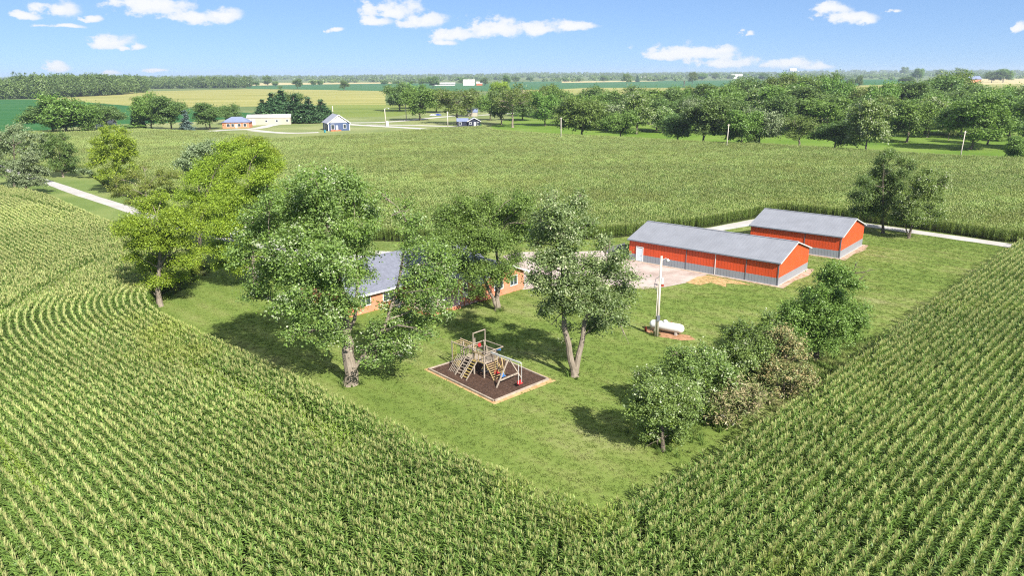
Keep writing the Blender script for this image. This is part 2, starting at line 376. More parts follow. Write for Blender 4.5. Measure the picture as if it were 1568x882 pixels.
# pasture under the tree line, mown land round the far houses
pas = [(p[0], p[1]) for p in MID_FAR[:10]]
sheet('pasture', pas + [tuple(G(741, 188)[:2]), tuple(G(780, 172)[:2]), tuple(G(1000, 168)[:2]), tuple(G(1568, 176)[:2]), (560, 330)], .012, M['pasture'])
town = [G(741, 198.5), G(676, 202), G(575, 210), G(496, 214.7), G(425, 219), G(330, 208), G(215, 203), G(110, 207), G(60, 196), G(130, 190), G(300, 183), G(480, 176), G(560, 172), G(700, 168), G(790, 176), G(760, 190)]
sheet('mown_grass', [(p[0], p[1]) for p in town], .02, M['town_grass'])
def far_field(name, px, z, mat): return sheet(name, [tuple(G(a_, b_)[:2]) for a_, b_ in px], z, mat)
far_field('soybean_field', [(-60, 152), (60, 152), (130, 156), (215, 163), (330, 168), (420, 176), (300, 186), (130, 192), (60, 200), (-60, 204)], .03, M['soy'])
far_field('ripening_field', [(50, 152), (200, 140), (380, 136), (592, 138), (590, 148), (591, 160), (430, 162), (300, 164), (215, 163), (130, 156)], .04, M['tan'])
far_field('striped_field', [(480, 160), (640, 160), (700, 166), (600, 178), (500, 180)], .045, M['farcorn'])
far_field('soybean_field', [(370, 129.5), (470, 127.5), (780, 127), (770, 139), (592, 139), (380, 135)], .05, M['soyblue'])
far_field('ripening_field', [(370, 122), (560, 123), (620, 127), (470, 129), (370, 131)], .055, M['stubble'])
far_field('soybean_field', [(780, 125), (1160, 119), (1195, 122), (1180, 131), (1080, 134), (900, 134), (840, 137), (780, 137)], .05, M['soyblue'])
far_field('ripening_field', [(800, 137), (880, 134), (1080, 133), (1180, 131), (1180, 142), (800, 146)], .045, M['tan'])
far_field('stubble_field', [(860, 124), (1055, 118.5), (1060, 121), (1000, 124), (860, 126.5)], .06, M['stubble'])
far_field('stubble_field', [(1145, 117), (1240, 112.5), (1392, 111), (1392, 118.5), (1290, 119), (1190, 122)], .06, M['stubble'])
far_field('soybean_field', [(1190, 122), (1290, 119), (1400, 117.5), (1400, 130), (1290, 131), (1190, 128)], .055, M['soy'])
far_field('ripening_field', [(1290, 131), (1400, 128), (1700, 126), (1700, 150), (1290, 150)], .06, M['tan'])
far_field('stubble_field', [(1480, 118), (1700, 114), (1700, 127), (1470, 129)], .065, M['stubble'])
# roads and yards
GM = lambda px: [tuple(G(a_, b_)[:2]) for a_, b_ in px]
road('gravel_driveway', [(-205, 275), (-128, 201.5), (-108, 181), (-89, 163), (-66, 140), (-52, 128.5), (-40, 120), (-31, 114.5), (-21, 112)], 3.2, .024, M['gravel'])
sheet('gravel_yard', GM([(770, 392), (800, 386), (860, 386), (925, 384), (955, 377), (962, 398), (1077, 418), (1086, 425), (1048, 434), (1018, 440), (985, 443), (940, 437), (900, 437), (845, 438), (800, 444), (802, 428), (785, 412)]), .028, M['yard'])
road('gravel_lane', GM([(1060, 357), (1090, 352), (1150, 341)]) + [(55, 146), (60.5, 143.5), (66, 138.5), (76, 127.3), (83.3, 119.0), (88, 113)], 3.4, .032, M['gravel'], 2)
sheet('straw_patch', GM([(1050, 433), (1068, 424), (1085, 422), (1135, 432), (1150, 437), (1112, 434), (1112, 440), (1088, 433), (1072, 437)]), .036, M['straw'])
sheet('dark_gravel_strip', GM([(925, 387), (935, 378), (957, 372), (960, 392), (945, 388)]), .040, plain('dark_cinders', (.11, .11, .125), .9, .1, .3, 3))
sheet('concrete_pad', GM([(575, 384.5), (618, 385.5), (622, 391), (575, 392)]), .036, M['road'])
# far village roads
road('village_road', GM([(295, 203), (330, 200), (352, 198.5), (392, 197.5), (420, 190), (480, 186), (530, 188), (600, 187), (680, 178), (740, 176), (800, 172)]), 7, .05, M['road'])
road('village_driveway', GM([(385, 199), (410, 202), (445, 204), (488, 202.5)]), 6, .055, M['road'])
road('village_lane', GM([(530, 190), (560, 192), (620, 195), (680, 199.5)]), 6.5, .06, M['road'])
road('village_lane', GM([(560, 191), (600, 191), (650, 192), (720, 194.5), (737, 192)]), 5.5, .065, M['road'])

# ------------------------------------------------------------------ corn
def ribbon(base_pts, widths, side):
    """quads of a leaf ribbon; side = horizontal vector"""
    v = []; f = []
    for p, w_ in zip(base_pts, widths): v += [p - side * w_ / 2, p + side * w_ / 2]
    for i in range(len(base_pts) - 1): f.append((2 * i, 2 * i + 1, 2 * i + 3, 2 * i + 2))
    return v, f
def corn_plant(rng, segs=3, nleaf=10, simple=False):
    VV = []; FF = []; TT = []
    h = rng.uniform(2.0, 2.25); pa = rng.uniform(0, math.pi)
    lean = np.array([rng.normal(0, .05), rng.normal(0, .05), 0])
    def add(v, f, t):
        n = len(VV); VV.extend(v); FF.extend([tuple(n + i for i in q) for q in f]); TT.extend([t] * len(f))
    if not simple:
        for k in range(2):
            s_ = np.array([math.cos(k * 1.57), math.sin(k * 1.57), 0])
            add(*ribbon([np.zeros(3), lean * h / 2 + np.array([0, 0, h])], [.035, .02], s_), .12)
    hs_ = np.linspace(.45 if not simple else .9, h * .97, nleaf)
    for i, z in enumerate(hs_):
        az_ = pa + (i % 2) * math.pi + rng.normal(0, .45); d = np.array([math.cos(az_), math.sin(az_), 0]); sd_ = np.array([-d[1], d[0], 0])
        up = i / max(1, nleaf - 1); L = rng.uniform(.55, .76) * (1 - .30 * up); w_ = rng.uniform(.07, .095) * (1.5 if simple else 1.0)
        el0 = rng.uniform(.75, 1.25) + .15 * up; p = np.array([0, 0, z]) + lean * z / 2; pts = [p]; e_ = el0
        n_ = segs if not simple else 2
        for s_ in range(n_):
            p = p + (d * math.cos(e_) + np.array([0, 0, math.sin(e_)])) * L / n_; pts.append(p); e_ -= rng.uniform(.5, .95) * 3 / n_ * (1 - .45 * up)
        ws = [w_ * .7] + [w_] * (n_ - 1) + [w_ * .12]
        add(*ribbon(pts, ws, sd_), rng.uniform(.0, .55) + .12 * up)
    top = np.array([0, 0, h]) + lean * h / 2
    nt_ = 7 if not simple else 2
    for k in range(nt_):
        az_ = rng.uniform(0, 2 * math.pi); d = np.array([math.cos(az_), math.sin(az_), 0]); sd_ = np.array([-d[1], d[0], 0])
        o_ = rng.uniform(.05, .16) if k else .02
        add(*ribbon([top - np.array([0, 0, .05]), top + d * o_ + np.array([0, 0, rng.uniform(.22, .38)])], [.03 if not simple else .06, .018 if not simple else .045], sd_), rng.uniform(.85, 1))
    return np.array(VV), FF, TT
def corn_material(name, stops, patchcol, patch_lo, patch_hi, dryedge=0):
    t = NT(name); at = t.n('ShaderNodeAttribute', attribute_name='tint'); oi = t.n('ShaderNodeObjectInfo')
    col = t.ramp(at.outputs['Fac'], stops)
    # patches of yellower, hungrier corn
    pn = t.noise(.035, 4, .6); pf = t.rng(pn, patch_lo, patch_hi)
    col = t.mix(t.math('MULTIPLY', pf, .55), col, patchcol)
    n2 = t.noise(.25, 4, .65)
    hs = t.n('ShaderNodeHueSaturation'); t.l(t.rng(oi.outputs['Random'], 0, 1, .488, .508), hs.inputs['Hue'])
    n3 = t.noise(1, 3, .5, t.map(t.pos(), (.007, .04, 1)))
    v = t.math('MULTIPLY', t.math('MULTIPLY', t.rng(oi.outputs['Random'], 0, 1, .82, 1.16), t.rng(n2, .3, .7, .86, 1.12)), t.rng(n3, .35, .65, .84, 1.12)); t.l(v, hs.inputs['Value']); t.l(col, hs.inputs['Color'])
    t.base(hs.outputs[0]); t.rough(.42, .4)
    tr = t.n('ShaderNodeBsdfTranslucent'); t.l(t.mix(.5, hs.outputs[0], (.2, .30, .03)), tr.inputs['Color'])
    mx = t.n('ShaderNodeMixShader'); mx.inputs[0].default_value = .34
    t.l(t.b.outputs[0], mx.inputs[1]); t.l(tr.outputs[0], mx.inputs[2]); t.l(mx.outputs[0], t.out.inputs['Surface'])
    return t.m
CS = [(0, (0.111, 0.196, 0.037)), (.35, (0.167, 0.268, 0.056)), (.68, (0.239, 0.350, 0.084)), (.80, (0.307, 0.402, 0.104)), (.86, (0.424, 0.464, 0.168)), (1, (0.594, 0.577, 0.256))]
M['corn'] = corn_material('corn_leaves', CS, (.36, .42, .05), .56, .68)
CS2 = [(0, (0.113, 0.179, 0.036)), (.35, (0.155, 0.231, 0.049)), (.68, (0.211, 0.294, 0.071)), (.80, (0.263, 0.336, 0.085)), (.86, (0.357, 0.420, 0.142)), (1, (0.489, 0.536, 0.218))]
M['corn_mid'] = corn_material('mid_corn_leaves', CS2, (.26, .30, .08), .52, .66)

def proto(name, v, f, tt, mat):
    o = bpy.data.objects.new(name, np_mesh(name, v, f, tt)); o.data.materials.append(mat); return o   # source shape, not linked
def scatter(name, P, rz, sc, pick, protos, zs=None):
    me = bpy.data.meshes.new(name); n = len(P); me.vertices.add(n)
    co = np.zeros((n, 3), np.float32); co[:, :2] = P; co[:, 2] = 0.0 if zs is None else zs
    me.vertices.foreach_set('co', co.ravel())
    for nm, ty, d in (('rz', 'FLOAT', rz), ('sc', 'FLOAT', sc), ('pick', 'INT', pick)):
        at = me.attributes.new(nm, ty, 'POINT'); at.data.foreach_set('value', np.asarray(d, dtype=np.float32 if ty == 'FLOAT' else np.int32))
    me.update(); o = link_mesh(name, me)
    g = bpy.data.node_groups.new(name + '_nodes', 'GeometryNodeTree')
    g.interface.new_socket('Geometry', in_out='INPUT', socket_type='NodeSocketGeometry'); g.interface.new_socket('Geometry', in_out='OUTPUT', socket_type='NodeSocketGeometry')
    gi = g.nodes.new('NodeGroupInput'); go = g.nodes.new('NodeGroupOutput'); ip = g.nodes.new('GeometryNodeInstanceOnPoints'); jn = g.nodes.new('GeometryNodeJoinGeometry')
    for p in reversed(protos):      # the join puts the last link first
        oi = g.nodes.new('GeometryNodeObjectInfo'); oi.inputs['Object'].default_value = p; oi.inputs['As Instance'].default_value = True
        g.links.new(oi.outputs['Geometry'], jn.inputs[0])
    def na(nm, ty):
        x = g.nodes.new('GeometryNodeInputNamedAttribute'); x.data_type = ty; x.inputs['Name'].default_value = nm; return x.outputs[0]
    cx = g.nodes.new('ShaderNodeCombineXYZ'); g.links.new(na('rz', 'FLOAT'), cx.inputs[2])
    er = g.nodes.new('FunctionNodeEulerToRotation'); g.links.new(cx.outputs[0], er.inputs[0])
    g.links.new(gi.outputs[0], ip.inputs['Points']); g.links.new(jn.outputs[0], ip.inputs['Instance']); ip.inputs['Pick Instance'].default_value = True
    g.links.new(na('pick', 'INT'), ip.inputs['Instance Index']); g.links.new(er.outputs[0], ip.inputs['Rotation']); g.links.new(na('sc', 'FLOAT'), ip.inputs['Scale'])
    g.links.new(ip.outputs[0], go.inputs[0])
    md = o.modifiers.new('planting', 'NODES'); md.node_group = g
    return o
rng = np.random.default_rng(7)
def plant_field(name, poly, line, label, seed, dens=9.0, swales=None):
    """plants on rows that follow the edge line of the field"""
    rg = np.random.default_rng(seed); poly = arr(poly)
    lo = poly.min(0); hi = poly.max(0); lo = np.maximum(lo, (-175, 15)); hi = np.minimum(hi, (150, 215))
    n = int((hi - lo).prod() * dens); P = lo + rg.random((n, 2)) * (hi - lo)
    P = P[in_view(P)]; P = P[inside(P, poly)]
    d, q, tn = dist_line(P, line)
    k = np.floor(d / .762) + .5; nd = k * .762
    g = (P - q) / np.maximum(d, 1e-6)[:, None]
    P = q + g * nd[:, None] + rg.normal(0, .05, P.shape)
    # a few thin places between the plants
    gap = np.sin(P[:, 0] * .9 + 3 * np.sin(P[:, 1] * .23)) * np.sin(P[:, 1] * 1.1 + 2 * np.sin(P[:, 0] * .31))
    keep = ~((gap > .86) & (rg.random(len(P)) < .35)); P = P[keep]
    yel = np.zeros(len(P), bool)
    for ln_, hw in (swales or []):
        dd, _, _ = dist_line(P, arr(ln_)); yel |= dd + rg.normal(0, hw * .35, len(P)) < hw
    hn = .5 + .5 * np.sin(P[:, 0] * .13 + 2 * np.sin(P[:, 1] * .07)) * np.sin(P[:, 1] * .11 + 1.3)
    sc = rg.uniform(.90, 1.07, len(P)) * (.95 + .08 * hn)
    sc = np.where(yel, sc * .84, sc)
    o = scatter(name, P, rg.uniform(0, 6.283, len(P)), sc, rg.integers(0, 6, len(P)) + np.where(yel, 6, 0), CORN + CORNY)
    tag(o, label, 'corn', kind='stuff'); return len(P)
CORN = [proto('corn_plant_source', *corn_plant(rng), M['corn']) for _ in range(6)]
M['corn_yellow'] = corn_material('pale_corn_leaves', [(0, (0.176, 0.276, 0.048)), (.35, (0.246, 0.350, 0.060)), (.68, (0.317, 0.423, 0.084)), (.80, (0.370, 0.460, 0.108)), (.86, (0.405, 0.442, 0.168)), (1, (0.510, 0.506, 0.264))], (.40, .44, .06), .56, .68)
CORNY = [proto('corn_plant_source', *corn_plant(rng), M['corn_yellow']) for _ in range(6)]
SW = lambda px: [tuple(G(a_, b_, 2.2)[:2]) for a_, b_ in px]
SWALES = [(SW([(-40, 497), (30, 462), (90, 432), (125, 405), (150, 398)]), 1.2), (SW([(300, 556), (360, 585), (420, 612), (500, 645), (560, 668)]), .9), (SW([(-30, 640), (20, 690), (60, 735)]), .7), (SW([(470, 655), (540, 680)]), .6), (SW([(20, 300), (110, 325)]), .8)]
nl = plant_field('corn_plants', [tuple(p) for p in le] + [(-230, 20), (0, 8), (9, 8), (5.4, 39.3)], le[:], 'tasselled green corn in curving rows left of the lawn, nearest the camera', 3, swales=SWALES)
REXT = np.vstack([re_[:-1]])
nr = plant_field('corn_plants', [tuple(p) for p in re_] + [(160, 8), (9, 8)], np.array([[9 - 60 * U.x - 3.4, 40 - 60 * U.y + 2.2], [5.6, 38.6], [88, 119.0]]), 'tasselled green corn in straight rows right of the lawn, nearest the camera', 4)
# middle field: rows run along V; whole tiles inland, single plants along its edges
def brighter(q): return q[0], q[1], [x if x > .8 else min(.8, x + .30) for x in q[2]]
CORNM = [proto('corn_plant_source', *brighter(corn_plant(rng, 2, 11)), M['corn_mid']) for _ in range(6)]
def corn_tile(rg):
    VV = []; FF = []; TT = []
    for r_ in range(4):
        x = (r_ - 1.5) * .762; y = -1.52
        while y < 1.52:
            v, f, tt = corn_plant(rg, 2, 6, True); a_ = rg.uniform(0, 6.28); s_ = rg.uniform(.9, 1.08); c_, n_ = math.cos(a_) * s_, math.sin(a_) * s_
            v = np.stack([v[:, 0] * c_ - v[:, 1] * n_ + x + rg.normal(0, .04), v[:, 0] * n_ + v[:, 1] * c_ + y, v[:, 2] * s_], 1)
            n = len(VV); VV.extend(v); FF.extend([tuple(n + i for i in q) for q in f]); TT.extend(np.array(tt)); y += rg.uniform(.16, .30)
    return np.array(VV), FF, TT
TILES = [proto('corn_tile_source', *corn_tile(rng), M['corn_mid']) for _ in range(5)]
mp = arr(mid_poly); ra = R(100); ca, sa = math.cos(ra), math.sin(ra)      # tile axes
T = 3.048
gx, gy = np.meshgrid(np.arange(-600, 600, T), np.arange(-600, 600, T)); Q = np.stack([gx.ravel(), gy.ravel()], 1)
def rot(p): return np.stack([p[:, 0] * ca - p[:, 1] * sa, p[:, 0] * sa + p[:, 1] * ca], 1)
W = rot(Q); okc = in_view(W, 2, 90)
for dx in (-T / 2, T / 2):
    for dy in (-T / 2, T / 2): okc &= inside(rot(Q + (dx, dy)), mp)
TP = W[okc]; n = len(TP)
o = scatter('corn_plants', TP, ra + math.pi * rng.integers(0, 2, n), rng.uniform(.97, 1.03, n), rng.integers(0, 5, n), TILES); tag(o, 'tasselled olive green corn of the wide field beyond the red barns', 'corn', kind='stuff')
# edge plants of the middle field
part = ~okc; cnd = Q[part]
near = np.zeros(len(cnd), bool)
for dx in (-T / 2, 0, T / 2):
    for dy in (-T / 2, 0, T / 2): near |= inside(rot(cnd + (dx, dy)), mp)
cnd = cnd[near & in_view(rot(cnd), 2, 90)]
pp = []
for r_ in range(4):
    yy = rng.uniform(-T / 2, T / 2, (len(cnd), 20)); pp.append(np.stack([np.repeat(cnd[:, 0], 20) + (r_ - 1.5) * .762 + rng.normal(0, .05, len(cnd) * 20), np.repeat(cnd[:, 1], 20) + yy.ravel()], 1))
pp = rot(np.vstack(pp)); pp = pp[inside(pp, mp)]; n = len(pp)
o = scatter('corn_plants', pp, rng.uniform(0, 6.28, n), rng.uniform(.88, 1.05, n), rng.integers(0, 6, n), CORNM); tag(o, 'corn plants standing along the edge of the wide field beyond the red barns', 'corn', kind='stuff')
print('corn', nl, nr, len(TP), len(pp))

# ------------------------------------------------------------------ grass
def tuft(rg, n, h, spread, w_):
    VV = []; FF = []; TT = []
    for k in range(n):
        a_ = rg.uniform(0, 6.283); r_ = spread * math.sqrt(rg.random()); p = np.array([math.cos(a_) * r_, math.sin(a_) * r_, 0]); b_ = rg.uniform(0, 6.283); d = np.array([math.cos(b_), math.sin(b_), 0]); sd_ = np.array([-d[1], d[0], 0]); hh = h * rg.uniform(.6, 1.25)
        v, f = ribbon([p, p + d * hh * .25 + np.array([0, 0, hh * .7]), p + d * hh * rg.uniform(.5, .9) + np.array([0, 0, hh])], [w_, w_ * .8, w_ * .15], sd_)
        m_ = len(VV); VV.extend(v); FF.extend([tuple(m_ + q for q in z) for z in f]); TT.extend([rg.random()] * len(f))
    return np.array(VV), FF, TT
def grass_mat(name, cols, stops2):
    t = NT(name); at = t.n('ShaderNodeAttribute', attribute_name='tint'); big = t.noise(.055, 5, .6); mid = t.noise(1.6, 6, .75)
    w_ = t.n('ShaderNodeTexWave', wave_type='BANDS', bands_direction='X'); w_.inputs['Scale'].default_value = .10; w_.inputs['Distortion'].default_value = .5; w_.inputs['Detail Scale'].default_value = .15
    t.l(t.map(t.pos(), (1, 1, 1), -UA), w_.inputs['Vector'])
    v = t.math('ADD', t.math('MULTIPLY', big, .70), t.math('ADD', t.math('MULTIPLY', mid, .22), t.math('MULTIPLY', at.outputs['Fac'], .08)))
    v = t.math('ADD', v, t.math('MULTIPLY', t.math('SUBTRACT', w_.outputs['Fac'], .5), .12))
    c = t.ramp(v, [(.36, cols[0]), (.48, cols[1]), (.56, cols[2]), (.68, cols[3])]); t.base(c); t.rough(.6, .2)
    tr = t.n('ShaderNodeBsdfTranslucent'); t.l(c, tr.inputs['Color']); mx = t.n('ShaderNodeMixShader'); mx.inputs[0].default_value = .35
    t.l(t.b.outputs[0], mx.inputs[1]); t.l(tr.outputs[0], mx.inputs[2]); t.l(mx.outputs[0], t.out.inputs['Surface']); return t.m
M['grassblade'] = grass_mat('grass_blades', [(.140, .208, .042), (.180, .242, .054), (.225, .268, .078), (.30, .30, .135)], None)
M['weed'] = grass_mat('long_grass_blades', [(.08, .15, .025), (.13, .20, .04), (.20, .25, .07), (.32, .30, .14)], None)
TUFT = [proto('grass_tuft_source', *tuft(rng, 22, .065, .22, .04), M['grassblade']) for _ in range(5)]
WEED = [proto('weed_source', *tuft(rng, 26, .55, .25, .045), M['weed']) for _ in range(5)]
rg = np.random.default_rng(23); lp = arr(lawn_poly)
P = np.stack([rg.uniform(-60, 100, 150000), rg.uniform(36, 150, 150000)], 1); P = P[inside(P, lp) & in_view(P, 0, 20)]
for q in (GM([(575, 386), (760, 384), (960, 384), (962, 398), (1090, 420), (1048, 434), (1018, 440), (900, 437), (800, 444), (802, 428), (640, 392)]), [tuple((Vector((-2.4, 65.2, 0)) + (Vector(p_ + (0,)) - Vector((-2.4, 65.2, 0))) * 1.1)[:2]) for p_ in ((-8.24, 66.54), (-1.65, 59.14), (3.4, 63.9), (-2.9, 71.2))], [(15.0, 77.3), (16.6, 75.4), (18.6, 74.3), (20.1, 74.6), (18.2, 77.0), (15.3, 78.3)],
          [(36.5, 94.2), (18, 110.2), (26, 119), (45, 103)], [(51.5, 109.4), (40, 119.4), (48, 129), (60, 119)], mid_poly, [tuple(v_[:2]) for v_ in (Vector((1.6, 94.8, 0)), Vector((1.6, 94.8, 0)) + V * 15, Vector((1.6, 94.8, 0)) + V * 15 - U * 24, Vector((1.6, 94.8, 0)) + V * 6 - U * 24, Vector((1.6, 94.8, 0)) - U * 16.5)]):
    P = P[~inside(P, arr(q))]
lane = smooth_line(GM([(1060, 357), (1090, 352), (1150, 341)]) + [(55, 146), (60.5, 143.5), (66, 138.5), (76, 127.3), (83.3, 119.0), (88, 113)], 1); P = P[dist_line(P, lane)[0] > 1.9]
lane = smooth_line([(-108, 181), (-89, 163), (-66, 140), (-52, 128.5), (-40, 120), (-31, 115.5), (-21, 114)], 1); P = P[dist_line(P, lane)[0] > 2.1]
n = len(P); o = scatter('lawn_grass', P, rg.uniform(0, 6.28, n), rg.uniform(.6, 1.25, n), rg.integers(0, 5, n), TUFT); tag(o, 'short mown grass covering the farmstead lawn', 'grass', kind='stuff')
W_ = []
for ln_, n_, off in ((le, 2600, .2), (re_, 2200, .2)):
    k = rg.random(n_); seg = rg.integers(0, len(ln_) - 1, n_); d_ = ln_[seg + 1] - ln_[seg]; L_ = np.hypot(*d_.T); seg = rg.choice(len(ln_) - 1, n_, p=np.hypot(*(ln_[1:] - ln_[:-1]).T) / np.hypot(*(ln_[1:] - ln_[:-1]).T).sum()); d_ = ln_[seg + 1] - ln_[seg]; L_ = np.hypot(*d_.T)
    nn_ = np.stack([d_[:, 1], -d_[:, 0]], 1) / L_[:, None]; sgn = -1 if ln_ is re_ else 1
    W_.append(ln_[seg] + d_ * k[:, None] + nn_ * sgn * (off + np.abs(rg.normal(0, .35, n_)))[:, None])
for (cx, cy, r_, n_) in ((12, 53, 2.6, 90), (16.5, 56.5, 3.5, 160), (20.5, 59.5, 3.5, 200), (26, 63, 3.5, 260), (30, 66, 4, 220), (36, 72, 4.5, 200), (-15.3, 63.3, .9, 26), (6, 65, .8, 22), (-1.8, 85.4, .8, 20), (11.6, 50.3, .6, 16), (16.1, 75.9, .5, 10)):
    W_.append(np.stack([cx + rg.normal(0, r_ * .5, n_), cy + rg.normal(0, r_ * .5, n_)], 1))
P = np.vstack(W_); P = P[in_view(P, 0, 20)]; n = len(P)
o = scatter('long_grass', P, rg.uniform(0, 6.28, n), rg.uniform(.35, 1.1, n), rg.integers(0, 5, n), WEED); tag(o, 'unmown long grass and weeds along the corn edges, hedge and tree trunks', 'grass', kind='stuff')

# ------------------------------------------------------------------ buildings
def metal_mat(name, col, rib=.23, axis='X', rough=.45, var=.06, lines=.10):
    t = NT(name); n = t.noise(.6, 4, .6)
    c = t.ramp(n, [(.3, tuple(q * (1 - var) for q in col)), (.7, tuple(min(1, q * (1 + var)) for q in col))])
    w_ = t.n('ShaderNodeTexWave', wave_type='BANDS', bands_direction=axis, wave_profile='SAW'); w_.inputs['Scale'].default_value = .314 / rib
    t.l(t.objc(), w_.inputs['Vector']); f = t.rng(w_.outputs['Fac'], .80, .95)
    t.base(t.mix(t.math('MULTIPLY', f, lines), c, tuple(q * .45 for q in col))); t.rough(rough, .4); t.bump(f, .5, .03); return t.m
t = NT('reddish_gravel'); g1 = t.noise(1.3, 5, .7); t.base(t.ramp(g1, [(.35, (.24, .14, .085)), (.6, (.42, .33, .26))])); t.rough(.95, .05); M['apron'] = t.m
M['galv'] = plain('galvanised_pipe', (.42, .43, .42), .5, .4, .1)
RED = (.56, .070, .020); GREY = (.30, .315, .34)
M['red_x'] = metal_mat('red_ribbed_steel', RED, .46, 'X', lines=.8, var=.1); M['red_y'] = metal_mat('red_ribbed_steel', RED, .46, 'Y', lines=.22, var=.1)
M['grey_x'] = metal_mat('grey_ribbed_steel', (.24, .26, .29), .46, 'X', lines=.8); M['grey_y'] = metal_mat('grey_ribbed_steel', (.22, .23, .25), .23, 'Y')
M['roofsteel'] = metal_mat('roof_steel', (.195, .203, .228), .5, 'X', .5, .09, .16)
M['trim'] = plain('dark_trim', (.12, .13, .15), .5, .4, .1)
M['fascia'] = plain('blue_grey_fascia', (.15, .18, .22), .5, .4, .1)
M['white'] = plain('white_paint', (.62, .62, .61), .5, .4, .05)
M['door'] = plain('pale_door', (.62, .70, .76), .5, .4, .05)
M['glass'] = plain('dark_glass', (.03, .04, .05), .08, .6, .1)
M['concrete'] = plain('concrete', (.42, .38, .34), .9, .2, .15)
def brick_mat(name, c0, c1, mortar=(.42, .36, .3), sc=1.0):
    t = NT(name); b = t.n('ShaderNodeTexBrick'); b.inputs['Color1'].default_value = (*c0, 1); b.inputs['Color2'].default_value = (*c1, 1); b.inputs['Mortar'].default_value = (*mortar, 1)
    b.inputs['Scale'].default_value = 1; b.inputs['Mortar Size'].default_value = .010; b.inputs['Brick Width'].default_value = .22; b.inputs['Row Height'].default_value = .075
    sp = t.n('ShaderNodeSeparateXYZ'); t.l(t.objc(), sp.inputs[0]); cb = t.n('ShaderNodeCombineXYZ'); t.l(t.math('ADD', sp.outputs[0], sp.outputs[1]), cb.inputs[0]); t.l(sp.outputs[2], cb.inputs[1]); t.l(cb.outputs[0], b.inputs['Vector'])
    n = t.noise(1.2, 4); t.base(t.mix(t.rng(n, .3, .7, 0, .3), b.outputs['Color'], tuple(q * .7 for q in c0))); t.rough(.85, .2); return t.m
M['brick'] = brick_mat('orange_brick', (.62, .16, .055), (.50, .115, .04))
M['shingle'] = plain('grey_shingles', (.14, .148, .185), .9, .1, .18, 2.5)

def gable_house(root, x0, x1, y0, y1, eave, rise, roofmat, ov=.45, thick=.14, axis='x'):
    """gable roof over a rectangle; ridge along the given axis"""
    b = MB()
    if axis == 'x':
        ym = (y0 + y1) / 2; k = rise / (ym - y0); zo = eave - ov * k
        b.slab([(x0 - ov, y0 - ov, zo), (x1 + ov, y0 - ov, zo), (x1 + ov, ym, eave + rise), (x0 - ov, ym, eave + rise)], thick)
        b.slab([(x1 + ov, y1 + ov, zo), (x0 - ov, y1 + ov, zo), (x0 - ov, ym, eave + rise - .003), (x1 + ov, ym, eave + rise - .003)], thick)
    else:
        xm = (x0 + x1) / 2; k = rise / (xm - x0); zo = eave - ov * k
        b.slab([(x0 - ov, y1 + ov, zo), (x0 - ov, y0 - ov, zo), (xm, y0 - ov, eave + rise), (xm, y1 + ov, eave + rise)], thick)
        b.slab([(x1 + ov, y0 - ov, zo), (x1 + ov, y1 + ov, zo), (xm, y1 + ov, eave + rise - .003), (xm, y0 - ov, eave + rise - .003)], thick)
    return b.build('roof', roofmat, root)
def prism_gable(b, x, y0, y1, z0, rise, t=.1):
    """triangular gable wall in the plane x, from y0 to y1"""
    n = len(b.v); ym = (y0 + y1) / 2
    b.v += [(x, y0, z0), (x, y1, z0), (x, ym, z0 + rise), (x + t, y0, z0), (x + t, y1, z0), (x + t, ym, z0 + rise)]
    b.f += [(n, n + 2, n + 1), (n + 3, n + 4, n + 5), (n, n + 1, n + 4, n + 3), (n + 1, n + 2, n + 5, n + 4), (n + 2, n, n + 3, n + 5)]

